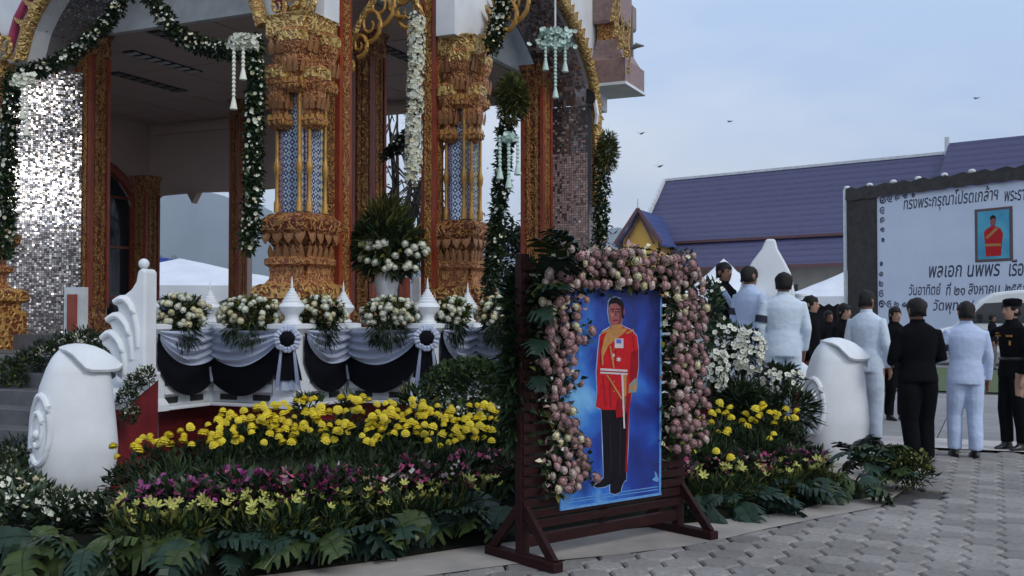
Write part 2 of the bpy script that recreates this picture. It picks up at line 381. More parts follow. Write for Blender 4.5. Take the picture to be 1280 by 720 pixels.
sheet('concrete_band', [lw(u, v) for u, v in ((-9, band_a[1]), (16, band_a[1]), (16, band_b[1]), (-9, band_b[1]))], .001, MT['band'])
slabbed = sheet('slab_paving', [lw(u, v) for u, v in ((-9, band_b[1]), (22, band_b[1]), (22, grass_a[1]), (-9, grass_a[1]))], -.02, MT['joint'])
SLAB = MB().box((0, 0, -.02), (.985, .985, .04)).mesh('slab', MT['slab'])
for i in range(4, 20):
    for j in range(0, 10):
        v = band_b[1] + .5 + j; u = i
        if v + .5 > grass_a[1]: continue
        p = lw(u, v); px = CX + FPX * p.x / p.y
        if 1000 < px < 1700: put('slab', SLAB, slabbed, (p.x, p.y, random.uniform(-.002, .002)), (0, 0, PA))
sheet('lawn', [lw(u, v) for u, v in ((-9, grass_a[1]), (40, grass_a[1]), (40, grass_b[1]), (-9, grass_b[1]))], .01, MT['grass'])
sheet('road', [lw(u, v) for u, v in ((-20, grass_b[1]), (60, grass_b[1]), (60, grass_b[1] + 14), (-20, grass_b[1] + 14))], -.01, pm('grey_asphalt', (.2, .2, .2), (.16, .16, .16), 1, .9))
# hills
mb = MB(); prof = [(-500, 275), (-200, 255), (0, 246), (150, 238), (240, 235), (300, 248), (380, 280), (480, 298), (600, 303), (700, 292), (765, 283), (800, 288), (860, 305), (960, 330), (1300, 345), (1800, 340)]
xs = [prof[0][0] + i * 12 for i in range(190)]
top = []
for x in xs:
    for a, b in zip(prof, prof[1:]):
        if a[0] <= x <= b[0]: t = (x - a[0]) / (b[0] - a[0]); y = a[1] + (b[1] - a[1]) * (t * t * (3 - 2 * t)); break
    top.append(at(x, y + 1.6 * math.sin(x * .11) + 1.1 * math.sin(x * .29), 1700))
vs = []
for k, (dy, fz) in enumerate(((-500, 0), (-250, .55), (0, 1), (300, .6), (600, 0))):
    for i, p in enumerate(top): vs.append((p.x * (1 + dy / 1700), p.y + dy, max(p.z * fz - 2, -2) + (12 * math.sin(i * .9 + k) if 0 < k < 4 and k != 2 else 0)))
n = len(top)
mb.add(vs, [(r*n+i, r*n+i+1, (r+1)*n+i+1, (r+1)*n+i) for r in range(4) for i in range(n - 1)])
tag(mb.build('hills', MT['hill'], smooth=True), kind='structure')

# ------------------------------------------------------------------ far hall with the blue tiled roof
def tiled(name, c1, c2, axis):
    m, n, l, b = newmat(name)
    tc = n.new('ShaderNodeTexCoord'); sx = n.new('ShaderNodeSeparateXYZ'); l.new(tc.outputs['Object'], sx.inputs[0])
    wv = n.new('ShaderNodeMath'); wv.operation = 'MULTIPLY'; wv.inputs[1].default_value = 3.2; l.new(sx.outputs[2], wv.inputs[0])
    fr = n.new('ShaderNodeMath'); fr.operation = 'FRACT'; l.new(wv.outputs[0], fr.inputs[0])
    nz = n.new('ShaderNodeTexNoise'); nz.inputs['Scale'].default_value = 5; mp = n.new('ShaderNodeMapping'); mp.inputs['Scale'].default_value = (.5, .5, 4)
    l.new(tc.outputs['Object'], mp.inputs[0]); l.new(mp.outputs[0], nz.inputs['Vector'])
    ad = n.new('ShaderNodeMath'); ad.operation = 'ADD'; l.new(fr.outputs[0], ad.inputs[0]); l.new(nz.outputs['Fac'], ad.inputs[1])
    r = n.new('ShaderNodeValToRGB'); r.color_ramp.elements[0].position = .45; r.color_ramp.elements[1].position = 1.0
    r.color_ramp.elements[0].color = rgb(c1); r.color_ramp.elements[1].color = rgb(c2)
    l.new(ad.outputs[0], r.inputs[0]); l.new(r.outputs[0], b.inputs['Base Color']); b.inputs['Roughness'].default_value = .5
    bp = n.new('ShaderNodeBump'); bp.inputs['Strength'].default_value = .6; bp.inputs['Distance'].default_value = .05; l.new(fr.outputs[0], bp.inputs['Height']); l.new(bp.outputs[0], b.inputs['Normal'])
    return m
MT['roof'] = tiled('violet_blue_roof_tile', (.03, .03, .085), (.062, .06, .14), 0)
MT['roof2'] = tiled('deep_blue_roof_tile', (.03, .05, .16), (.05, .075, .22), 0)
MT['yellow_wall'] = pm('yellow_gable_paint', (.72, .42, .08), (.66, .38, .07), 2, .7)
MT['trim_red'] = pm('red_brown_bargeboard', (.12, .05, .055), None, rough=.6)
def gable_roof(name, mat, L, hw, zr, ze, parent, x0=0, th=.12, lift=0):
    mb = MB()
    for s in (-1, 1):
        prev = None; pts = [(0, zr), (s * hw * .5, zr - (zr - ze) * .56), (s * hw, ze)]
        for a, b in zip(pts, pts[1:]):
            vs = []
            for x in (x0, x0 + L):
                for (y, z) in (a, b): vs += [(x, y, z), (x, y, z - th)]
            mb.add(vs, [(0, 2, 6, 4), (1, 5, 7, 3), (0, 1, 3, 2), (4, 6, 7, 5), (2, 3, 7, 6), (0, 4, 5, 1)])
    return mb.build(name, mat, parent)
rl = at(832, 226, 62); zr = rl.z; ha = math.atan2(-10.5, 12.1)
hall = thing('temple_hall', 'long hall with steep violet-blue tiled roof behind the tents', 'building', (rl.x, rl.y, 0), ha)
gable_roof('roof', MT['roof'], 16.2, 3.2, zr, 5.54, hall)
mb = MB()
for s in (-1, 1):
    a = [(-.3, s*3.1, 5.42), (16.2, s*3.1, 5.42), (16.2, s*4.6, 3.95), (-.3, s*4.6, 3.95)]
    mb.add(a + [(x, y, z - .12) for x, y, z in a], [(0,1,2,3), (7,6,5,4), (0,4,5,1), (1,5,6,2), (2,6,7,3), (3,7,4,0)])
mb.build('lower_roof', MT['roof'], hall)
MB().box((8, -3.26, 5.46), (16.6, .12, .13)).build('eave_board', MT['trim_red'], hall)
MB().box((8.0, -4.66, 3.9), (16.8, .1, .18)).build('lower_eave_board', MT['trim_red'], hall)
gable_roof('upper_roof', MT['roof'], 14, 3.7, zr + .5, 5.7, hall, x0=16.25)
MB().box((16.18, 0, zr + .35), (.2, .2, .9)).build('ridge_finial', MT['white_dirty'], hall)
MB().box((8, 0, zr + .04), (16.2, .16, .14)).build('ridge_cap', MT['white_dirty'], hall)
mb = MB(); mb.prism([(-3.0, 0), (3.0, 0), (3.0, 5.4), (0, zr - .35), (-3.0, 5.4)], 0, 29.5, T=Matrix.Rotation(-math.pi / 2, 4, 'Z')); mb.build('wall', MT['cream'], hall)
for i in range(7): MB().box((2 + i * 3.6, -3.02, 2.1), (1.1, .1, 1.9)).build('window', MT['glass'], hall)
mb = MB(); mb.bar((-.05, 0, zr + .05), (-.05, -3.3, 5.5), .16, .22); mb.bar((-.05, 0, zr + .05), (-.05, 3.3, 5.5), .16, .22); mb.build('bargeboard', MT['white_dirty'], hall)
# cross wing with yellow gable
gp = at(800, 312, 55.5)
wing = thing('gabled_porch', 'yellow gabled porch with a deep blue roof beside the long hall', 'building', (gp.x, gp.y, 0), ha + math.pi / 2 + .3)
za = at(800, 262, 55.5).z; ze = at(800, 300, 55.5).z
gable_roof('roof', MT['roof2'], 4.6, 1.25, za, ze - .25, wing, x0=-.35)
mb = MB(); mb.prism([(-.95, 0), (.95, 0), (.95, ze), (0, za - .25), (-.95, ze)], .1, 4.2, T=Matrix.Rotation(-math.pi / 2, 4, 'Z')); mb.build('wall', MT['yellow_wall'], wing)
for s in (-1, 1):
    MB().bar((-.38, 0, za + .02), (-.38, s * 1.28, ze - .2), .07, .16).build('bargeboard', MT['trim_red'], wing)
    MB().bar((-.1, 0, za - .3), (-.1, s * .8, ze - .22), .05, .1).build('gable_trim', MT['trim_red'], wing)
MB().box((-.38, 0, za + .25), (.06, .06, .55)).build('finial', MT['white_dirty'], wing)

# ------------------------------------------------------------------ tents
MT['canvas'] = pm('white_tent_canvas', (.72, .76, .82), (.6, .65, .72), 1.2, .7, bump=.4, bscale=6)
MT['steel'] = pm('grey_steel_tube', (.3, .31, .32), None, rough=.4, metal=.8)
MT['shade'] = pm('tent_shade', (.03, .032, .04), (.02, .02, .025), 2, .9)  # near-black colour for the shade under the tents
def tent(label, loc, rz, W, D, ze, zp, with_shade=True):
    t = thing('tent', label, 'tent', loc, rz)
    mb = MB(); nx = 12; vs = []
    for i in range(nx + 1):
        for j in range(9):
            a, b = i / nx * 2 - 1, j / 8 * 2 - 1
            k = max(abs(a), abs(b)); sc_ = 1 + .015 * math.sin(i * 2.3 + j)
            vs.append((a * W / 2, b * D / 2, ze + (zp - ze) * (1 - k) ** 1.25 * sc_))
    mb.add(vs, [(i*9+j, (i+1)*9+j, (i+1)*9+j+1, i*9+j+1) for i in range(nx) for j in range(8)])
    mb.build('canopy', MT['canvas'], t, smooth=True)
    for (x0, y0, x1, y1) in ((-1,-1,1,-1), (1,-1,1,1), (1,1,-1,1), (-1,1,-1,-1)):
        mb = MB(); k = 16; vs = []
        for i in range(k * 2 + 1):
            s = i / (k * 2); x = (x0 + (x1 - x0) * s) * W / 2; y = (y0 + (y1 - y0) * s) * D / 2
            vs += [(x, y, ze + .01), (x * 1.01, y * 1.01, ze - (.42 if i % 2 else .3))]
        mb.add(vs, [(2*i, 2*i+2, 2*i+3, 2*i+1) for i in range(k * 2)]); mb.build('valance', MT['canvas'], t)
    for a in (-1, 1):
        for b in (-1, 1): MB().tube([(a*W/2*.97, b*D/2*.97, 0), (a*W/2*.97, b*D/2*.97, ze)], .035).build('pole', MT['steel'], t)
    if with_shade: MB().box((0, D/2*.94, ze/2), (W*.93, .03, ze*.96)).build('shade_sheet', MT['shade'], t)  # added dark sheet that paints the shade below the canopy
    return t
p = at(1062, 400, 47); tent('white tent with sagging canopy beside the black billboard post', (p.x, p.y, 0), R(-20), 6, 4.4, 2.3, 3.55)
p = at(905, 400, 50); tent('low white tent behind the men on the right steps', (p.x, p.y, 0), R(-12), 4.2, 4, 2.4, 4.2)
p = at(225, 350, 30); tent('broad white tent seen through the back of the pavilion', (p.x, p.y, 0), R(8), 9, 5, 2.3, 3.15, False)
tr = at(207, 328, 40)
truck = thing('truck', 'blue truck body showing above the tent behind the pavilion', 'truck', (tr.x, tr.y, 0))
tb = pm('blue_truck_paint', (.02, .06, .3), None, rough=.4)
MB().box((0, 0, 2.35), (1.3, 3.6, 2.5)).build('cargo_box', tb, truck, bevel=.03)
MB().box((0, -2.6, 1.55), (1.25, 1.4, 1.7)).build('cab', tb, truck, bevel=.1)
MB().box((0, -3.32, 1.9), (1.05, .04, .6)).build('windscreen', MT['glass'], truck)
for x in (-.55, .55):
    for y in (-2.6, 1.1): MB().lathe([(.42, -.12), (.45, -.06), (.45, .06), (.42, .12)], 14).build('wheel', MT['shoe'], truck, loc=(x, y, .45)).rotation_euler = (0, math.pi/2, 0)
for x in (-.3, .25): MB().tube([(x, .2, 3.6), (x, .2, 3.78)], .1, 8).build('roof_vent', MT['steel'], truck)
# ------------------------------------------------------------------ terrace, stairs, balustrade
TZ, BZ, RZ = 1.1, .62, 1.42       # terrace level, foot of the white wall, top of the rail
poly = [POSTS[k] for k in ORDER] + [POSTS['F5'] + VV * 7, lw(-9.5, 8.5), lw(-9.5, -1.2), lw(wl(POSTS['F0'])[0], -1.2)]
mb = MB(); ins = [p + VV * .12 - UU * 0.02 for p in poly]; n = len(ins)
mb.add([(p.x, p.y, -.05) for p in ins] + [(p.x, p.y, TZ) for p in ins], [(i, (i+1) % n, (i+1) % n + n, i + n) for i in range(n)])
mb.add([(p.x, p.y, TZ) for p in ins], [tuple(range(n))], 1)
tag(mb.build('terrace', [MT['red_wall'], MT['step']]), kind='structure')
bal = thing('balustrade', 'white zigzag terrace balustrade with tiered spire finials and mourning swags', 'balustrade', (0, 0, 0))
for a, b in zip(ORDER, ORDER[1:]):
    P, Q = POSTS[a], POSTS[b]; d = (Q - P); ln = d.length; ang = math.atan2(d.y, d.x); c = (P + Q) / 2
    def seg(name, z0, z1, th, mat=MT['white'], trim=0, off=0):
        o = MB().box((0, off, 0), (ln - trim, th, z1 - z0)).build(name, mat, bal, loc=(c.x, c.y, (z0 + z1) / 2), rz=ang, bevel=.008); return o
    seg('base_moulding', BZ, BZ + .035, .3, trim=.3); seg('base_course', BZ + .15, BZ + .24, .24, trim=.3); seg('wall_panel', BZ + .24, RZ - .1, .12, trim=.2)
    seg('recess', BZ + .035, BZ + .15, .14, MT['white_dirty'], trim=.2)
    seg('rail', RZ - .1, RZ, .22, trim=.25)
    nrm = Vector((d.y, -d.x, 0)).normalized(); side = 1
    for s in (-1, 1):
        cc = c + nrm * .065 + d.normalized() * s * ln * .2
        MB().box((0, 0, 0), (ln * .24, .02, .28)).build('sunk_panel', MT['dark'] if s > 0 else MT['white_dirty'], bal, loc=(cc.x, cc.y, BZ + .43), rz=ang)  # raised slabs; the dark one paints the shade of a sunk panel
        for k in range(1): MB().box((0, 0, 0), (ln * .2, .02, .06)).build('slot_shade', MT['dark'], bal, loc=(cc.x + nrm.x * .006, cc.y + nrm.y * .006, BZ + .092), rz=ang)  # dark strip paints the shade inside an open slot
def post_meshes(s):
    m1 = MB().sweep([(-.13, -.13), (.13, -.13), (.13, .13), (-.13, .13)], [(.03, BZ), (.03, BZ + .06), (.012, BZ + .1), (0, BZ + .12), (0, RZ - .06), (.02, RZ - .03), (.045, RZ), (.045, RZ + .04), (0, RZ + .05)]).mesh('post', MT['white'])
    pr = [(.1, 0), (.1, .02), (.075, .035), (.07, .08), (.085, .1), (.12, .14), (.135, .175), (.12, .2), (.1, .215)]
    r = .1; z = .215
    for k in range(5): pr += [(r, z), (r, z + .022), (r - .018, z + .03)]; r -= .018; z += .03
    pr += [(.015, z + .02), (.008, z + .07), (.002, z + .12)]
    m2 = MB().lathe(pr, 16).mesh('finial', MT['white'], True)
    return m1, m2
PM, FM = post_meshes(1)
for k in ORDER:
    P = POSTS[k]; f = k[0] == 'F'
    o = put('post', PM, bal, (P.x, P.y, 0), (0, 0, PA), (1, 1, 1) if f else (.8, .8, 1))
    h = put('finial', FM, bal, (P.x, P.y, RZ + (.045 if f else .055)), (0, 0, PA), 1.0 if f else .92)
# stair on the left, with cheek wall
stair = thing('stair', 'grey stone steps climbing to the pavilion terrace beside the big white newel', 'stair', (0, 0, 0))
NL = Vector((-3.74, 9.1, 0)); NR = Vector((3.46, 11.3, 0))
for i in range(7):
    z = TZ / 7 * (i + 1); v0 = -3.35 + .3 * i
    uL, uR = -6.5, -.1 - .065 * i; dv = .33 if i < 6 else .6
    cc = lw((uL + uR) / 2, v0 + dv / 2)
    MB().box((0, 0, 0), (uR - uL, dv, z)).build('step', MT['step'], stair, loc=(cc.x, cc.y, z / 2), rz=PA, bevel=.012)
def cheek(label, a, b, h0, h1):
    a, b = Vector(a), Vector(b); d = b - a; ang = math.atan2(d.y, d.x); ln = d.length
    t = thing('stair_cheek', label, 'wall', (a.x, a.y, 0), ang)
    MB().prism([(0, -.05), (ln, -.05), (ln, h1), (0, h0)], -.17, .17).build('wall', MT['red_wall'], t)
    MB().prism([(0, h0), (ln, h1), (ln, h1 + .06), (0, h0 + .06)], -.19, .19).build('coping', MT['white'], t)
F0, F5 = POSTS['F0'], POSTS['F5']
cheek('red painted stair side wall behind the big white newel of the grey steps', NL + Vector((.1, .3, 0)), F0 + Vector((.0, -.1, 0)), .72, .95)
cheek('red painted stair side wall behind the white newel near the mourners', NR + Vector((-.1, .2, 0)), F5 + Vector((.05, -.1, 0)), .7, .95)
# right stair
stair2 = thing('stair', 'grey stone steps where the uniformed men stand', 'stair', (0, 0, 0))
b5 = wl(F5)
for i in range(4):
    z = .15 * (i + 1); u1 = b5[0] + .75 - .3 * i; u0 = b5[0] - 1.2
    cc = lw((u0 + u1) / 2, b5[1] + 2.1)
    MB().box((0, 0, 0), (u1 - u0, 3.6, .146)).build('step', MT['step'], stair2, loc=(cc.x, cc.y, z - .075), rz=PA, bevel=.012)
# scroll newels: a profile (forward, height) swept across the width
def interp(x, tab):
    for a, b in zip(tab, tab[1:]):
        if a[0] <= x <= b[0]: return a[1] + (b[1] - a[1]) * (x - a[0]) / (b[0] - a[0])
    return tab[0][1] if x < tab[0][0] else tab[-1][1]
def newel(label, loc, rz, group):
    """rounded scroll: swelling body with a volute on one flank, hooded by a sloping leaf-shaped lip"""
    t = thing('scroll_newel', label, 'newel post', loc, rz); t.scale = (.92, .92, 1)
    LX = [(0, -.24), (.06, -.28), (.15, -.325), (.3, -.37), (.45, -.385), (.7, -.37), (.95, -.325), (1.1, -.27), (1.2, -.22), (1.26, -.16), (1.3, -.08)]
    RX = [(0, .26), (.06, .29), (.15, .325), (.3, .355), (.45, .365), (.7, .34), (.9, .315), (1.02, .3), (1.12, .28), (1.2, .2), (1.26, .1), (1.3, .03)]
    DY = [(0, .2), (.15, .25), (.45, .28), (.95, .24), (1.1, .22), (1.2, .17), (1.26, .11), (1.3, .05)]
    def surf(th, z):
        a, b, d = interp(z, LX), interp(z, RX), interp(z, DY); c, h = (a + b) / 2, (b - a) / 2
        cs, sn = math.cos(th), math.sin(th); e = 2 / 2.7
        return Vector((c + h * math.copysign(abs(cs) ** e, cs), d * math.copysign(abs(sn) ** e, sn), z))
    zs = [0, .03, .06, .1, .15, .22, .3, .38, .45, .55, .65, .75, .85, .95, 1.02, 1.06, 1.1, 1.14, 1.18, 1.22, 1.26, 1.285, 1.3]; n = 40
    mb = MB(); mb.add([surf(2 * math.pi * k / n, z) for z in zs for k in range(n)], [(i*n+k, i*n+(k+1) % n, (i+1)*n+(k+1) % n, (i+1)*n+k) for i in range(len(zs)-1) for k in range(n)] + [tuple(range(n-1, -1, -1)), tuple(range((len(zs)-1)*n, len(zs)*n))])
    mb.build('body', MT['white'], t, smooth=True)
    # lip
    ns, ntt = 30, 12; top = []; F_ = [(0, 1.275), (.1, 1.262), (.2, 1.23), (.3, 1.17), (.4, 1.115), (.5, 1.098), (.75, 1.092), (.92, 1.098), (1, 1.125)]
    C_ = [(0, 1.285), (.12, 1.305), (.25, 1.315), (.4, 1.31), (.55, 1.29), (.7, 1.255), (.85, 1.2), (1, 1.13)]
    for i in range(ns + 1):
        s_ = i / ns; w_ = .3 * (math.sin(math.pi * (.03 + .955 * s_ ** .85)) ** .6); f, c = interp(s_, F_), interp(s_, C_)
        for j in range(ntt + 1):
            q = j / ntt * 2 - 1; x = -.16 + .56 * s_
            z = f + (c - f) * (1 - abs(q) ** 1.5) if q < 0 else c - .12 * q * q
            top.append(Vector((x, q * w_ * (1.0 if q < 0 else .8) + .02, z)))
    m_ = ntt + 1; N_ = len(top); mb = MB()
    mb.add(top + [p + Vector((0, .012, -.022)) for p in top], [(i*m_+j, (i+1)*m_+j, (i+1)*m_+j+1, i*m_+j+1) for i in range(ns) for j in range(ntt)] + [(N_+i*m_+j, N_+i*m_+j+1, N_+(i+1)*m_+j+1, N_+(i+1)*m_+j) for i in range(ns) for j in range(ntt)]
        + [(i*m_, N_+i*m_, N_+(i+1)*m_, (i+1)*m_) for i in range(ns)] + [(i*m_+ntt, (i+1)*m_+ntt, N_+(i+1)*m_+ntt, N_+i*m_+ntt) for i in range(ns)] + [(j, j+1, N_+j+1, N_+j) for j in range(ntt)] + [(ns*m_+j, N_+ns*m_+j, N_+ns*m_+j+1, ns*m_+j+1) for j in range(ntt)])
    mb.build('lip', MT['white'], t, smooth=True)
    for side in (1, -1):
        pts = []; rad = []; th0 = R(210) if side > 0 else R(70)
        for k in range(60):
            a = k / 59 * 2.3 * 2 * math.pi; r = .25 * (1 - k / 59) ** .85 + .012
            th = th0 - side * math.cos(a - .9) * r * .92 / .4 * 1.15; z = .56 + math.sin(a - .9) * r * 1.42
            pts.append(surf(th, z)); rad.append(.036 * (1 - .5 * k / 59))
        MB().tube(pts, rad, 8).build('volute', MT['white'], t, smooth=True)
        MB().ball(surf(th0, .56), .04, 10, 8).build('volute_eye', MT['white'], t, smooth=True)
    return t
newel('big white scroll newel at the foot of the grey steps, flowers round its base', (NL.x, NL.y, 0), R(24), None)
newel('white scroll newel in front of the mourners, ending the right flower bed', (NR.x, NR.y, 0), R(2), None)
# flame shaped upper newels
pf = lw(*wl(POSTS['F0'])[:2])
def flame(label, loc, rz, poly, th, curls):
    t = thing('flame_newel', label, 'newel post', loc, rz)
    MB().prism(poly, -th/2, th/2).build('slab', MT['white'], t, bevel=.025)
    for q_ in curls:
        for s in (-1, 1):
            cv = [Vector((x, s * th/2, z)) for x, z in q_]; cv = [cv[0]] + cv + [cv[-1]]; pts = []
            for k in range(13):
                f = k / 12 * (len(cv) - 3); i0 = min(int(f), len(cv) - 4); g = f - i0; a, b, c, d = cv[i0:i0 + 4]
                pts.append(.5 * ((2 * b) + (c - a) * g + (2 * a - 5 * b + 4 * c - d) * g * g + (3 * b - a - 3 * c + d) * g ** 3))
            MB().tube(pts, [.018 + .026 * math.sin(math.pi * (.15 + .8 * k / 12)) * (1 - .5 * k / 12) for k in range(13)], 8).build('curl', MT['white'], t, smooth=True)
    return t
fl = at(186, 470, 9.75)
LP = [(.02, 0), (.02, 1.03), (-.02, 1.06), (-.06, 1.03), (-.08, .93), (-.13, .86), (-.22, .8), (-.3, .77), (-.31, .73), (-.27, .7), (-.26, .66), (-.32, .64), (-.38, .61), (-.385, .56), (-.34, .53), (-.33, .49), (-.4, .46), (-.44, .41), (-.43, .35), (-.36, .3), (-.3, .2), (-.28, 0)]
t = flame('white flame newel with three curls and a ball, above the red stair wall', (fl.x, fl.y, .93), R(-14), LP, .2, [[(-.3, .745), (-.2, .775), (-.11, .68), (-.06, .5), (-.05, .33)], [(-.375, .58), (-.27, .62), (-.17, .53), (-.12, .37), (-.11, .22)], [(-.43, .41), (-.34, .46), (-.24, .37), (-.19, .22), (-.18, .08)]])
MB().ball((-.06, 0, 1.1), .05, 12, 8).build('ball', MT['white'], t, smooth=True)
fr = at(963, 410, 12.6)
RP = [(x * 1.05, z * 1.36) for x, z in [(-.3, 0), (-.3, .5), (-.3, .66), (-.25, .8), (-.15, .93), (-.05, 1.03), (0, 1.12), (.1, 1.12), (.13, 1.03), (.2, .93), (.27, .82), (.31, .66), (.31, 0)]]
flame('cream flame newel rising behind the two uniformed men', (fr.x - .05, fr.y, .93), R(-12), RP, .26, [])
# ------------------------------------------------------------------ swags
def swag(name, label, P, Q, z0, sag, depth, mats, lip, cat='drape'):
    d = Q - P; ln = d.length; nrm = Vector((d.y, -d.x, 0)).normalized()
    t = thing(name, label, cat, ((P + Q) / 2 + nrm * .16).to_tuple(), 0)
    o = (P + Q) / 2 + nrm * .16
    def cloth(nm, top_sag, bot_sag, folds, amp, m, off, top0=0.0, bot0=-.05):
        mb = MB(); ns, ntt = 28, 22; vs = []
        for j in range(ntt + 1):
            tt = j / ntt
            for i in range(ns + 1):
                s = i / ns; sg = 4 * s * (1 - s); sg = sg ** .8
                z = z0 + (top0 + (bot0 - top0) * tt) - sg * (top_sag + (bot_sag - top_sag) * tt)
                out = off + amp * (1 + .3 * math.sin(s * 9 + tt * 7)) * (.5 + .5 * math.sin(tt * folds * 2 * math.pi + 1.3 * math.sin(s * 5 + len(nm)))) * (.35 + .65 * sg) + .05 * sg * (1 - tt)
                p = P + d * s + nrm * (.155 + out); vs.append((p.x - o.x, p.y - o.y, z))
        mb.add(vs, [(j*(ns+1)+i, j*(ns+1)+i+1, (j+1)*(ns+1)+i+1, (j+1)*(ns+1)+i) for j in range(ntt) for i in range(ns)])
        mb.build(nm, m, t, smooth=True)
    cloth('black_swag', sag * .3, sag + .12, 2.0, .02, MT['black_satin'], 0, -.02, -.31)
    cloth('white_swag', .0, sag + .05, 4.0, .05, MT['satin'], .03, .0, -.08)
    return t
names = {'F0': 'red stair wall', 'F2': '', }
segl = [('F0', 'B1', 'blue-white and black mourning swag beside the flame newel', .22), ('B1', 'F1', 'blue-white and black mourning swag running up to the first rosette with tails', .24),
        ('F1', 'B2', 'short blue-white and black mourning swag just past the first rosette', .22), ('B2', 'F2', 'long blue-white and black mourning swag below the white urn', .24),
        ('F2', 'B3', 'short blue-white and black mourning swag above the clipped round bush', .22), ('B3', 'F3', 'blue-white and black mourning swag partly behind the portrait stand', .22)]
for a, b, lab, sg in segl: swag('mourning_swag', lab, POSTS[a], POSTS[b], RZ - .02, sg, 0, None, 0)
def ruffle(mb, R0, r, n, m=0, wob=.25):
    pts = []
    for k in range(n + 1):
        a = 2 * math.pi * k / n; rr = R0 * (1 + .05 * math.sin(7 * a)); pts.append((rr * math.cos(a), 0, rr * math.sin(a)))
    mb.tube(pts, [r * (1 + wob * math.sin(k * 2.4)) for k in range(n + 1)], 7, m, cap=False)
def rosette(label, P, big):
    nrm = Vector((.05, -1, 0)).normalized()
    t = thing('rosette', label, 'rosette', (P.x + nrm.x * .27, P.y + nrm.y * .27, RZ - .1), R(3))
    if big:
        mb = MB(); ruffle(mb, .095, .026, 48); ruffle(mb, .115, .02, 48); mb.build('ruffle_ring', MT['satin'], t, smooth=True)
        MB().ball((0, -.0, 0), (.09, .04, .09), 14, 6).build('black_centre', MT['black_satin'], t, smooth=True)
        for (x0, w_, z1, mt) in ((0, .13, -.4, 'black_satin'), (-.1, .022, -.46, 'satin'), (.1, .022, -.44, 'satin'), (0, .12, -.5, 'satin')):
            mb = MB(); vs = []
            for j in range(6):
                for i in range(9):
                    s = i / 8 * 2 - 1; zz = -.08 + (z1 + .08) * j / 5; ww = w_ * (.5 + .6 * j / 5)
                    vs.append((x0 * (.6 + .4 * j / 5) + s * ww, (.05 if x0 or mt != 'satin' else .1) + .015 * math.sin(i * 2.2) * j / 5 - (.03 if mt == 'satin' else 0), zz - .02 * abs(math.sin(i * 1.3)) * (j == 5)))
            mb.add(vs, [(j*9+i, j*9+i+1, (j+1)*9+i+1, (j+1)*9+i) for j in range(5) for i in range(8)]); mb.build('ribbon_tail', MT[mt], t, smooth=True)
    else:
        mb = MB(); mb.ball((0, 0, .02), (.075, .06, .075), 12, 8); ruffle(mb, .06, .03, 24); mb.build('knot', MT['satin'], t, smooth=True)
        mb = MB(); vs = []
        for j in range(6):
            for i in range(11):
                s = i / 10 * 2 - 1; vs.append((s * (.035 + .06 * j / 5), .02 + .02 * math.sin(i * 2.6), -.03 - .42 * j / 5))
        mb.add(vs, [(j*11+i, j*11+i+1, (j+1)*11+i+1, (j+1)*11+i) for j in range(5) for i in range(10)]); mb.build('ribbon_tail', MT['satin'], t, smooth=True)
rosette('large ruffled rosette with black heart and tails, below the gilt corner pier', POSTS['F1'], True)
rosette('large ruffled rosette with black heart and tails, above the clipped round bush', POSTS['F2'], True)
rosette('gathered satin knot with a flared tail, between flame newel and first rosette', POSTS['B1'], False)
rosette('gathered satin knot between the two large rosettes', POSTS['B2'], False)
rosette('gathered satin knot between the second large rosette and portrait stand', POSTS['B3'], False)
# ------------------------------------------------------------------ the pavilion (local axes: x along UU, y along VV)
pavn = thing('pavilion', 'gilded temple pavilion with mirror mosaic arches and carved corner piers', 'pavilion', PO.to_tuple(), PA)
FZ, CZ, SPR = 1.3, 5.46, 4.88
MB().box((-3.8, 3.7, (1.05 + FZ) / 2), (10.2, 7.4, FZ - 1.05)).build('floor', MT['step'], pavn)
# ceiling of boards
mb = MB().box((-4.3, 3.95, CZ + .09), (9.0, 5.7, .1)); cl = mb.build('ceiling', MT['dark'], pavn)
CBM = MB().box((0, 0, 0), (1.165, 1.865, .04)).mesh('ceiling_board', MT['ceiling'])
for i in range(-1, 7):
    for j in range(3): put('ceiling_board', CBM, cl, (-7.65 + i * 1.2, 2.05 + j * 1.9, CZ + .02))
for (x, y, w_, d_, mt) in ((-4.45, 2.6, .22, 1.5, 'white_dirty'), (-5.7, 3.6, .25, 1.6, 'dark'), (-3.3, 1.9, .22, 1.5, 'dark'), (-.9, 3.5, .22, 1.4, 'dark')):
    o = MB().box((x, y, CZ - .005), (w_, d_, .02)).build('ceiling_vent', MT['dark'], cl)
    for k in range(7): MB().box((x, y - d_ / 2 + d_ * (k + .5) / 7, CZ - .02), (w_ * .9, d_ / 7 * .45, .02)).build('vent_slat', MT[mt] if mt != 'dark' else MT['grout'], cl)
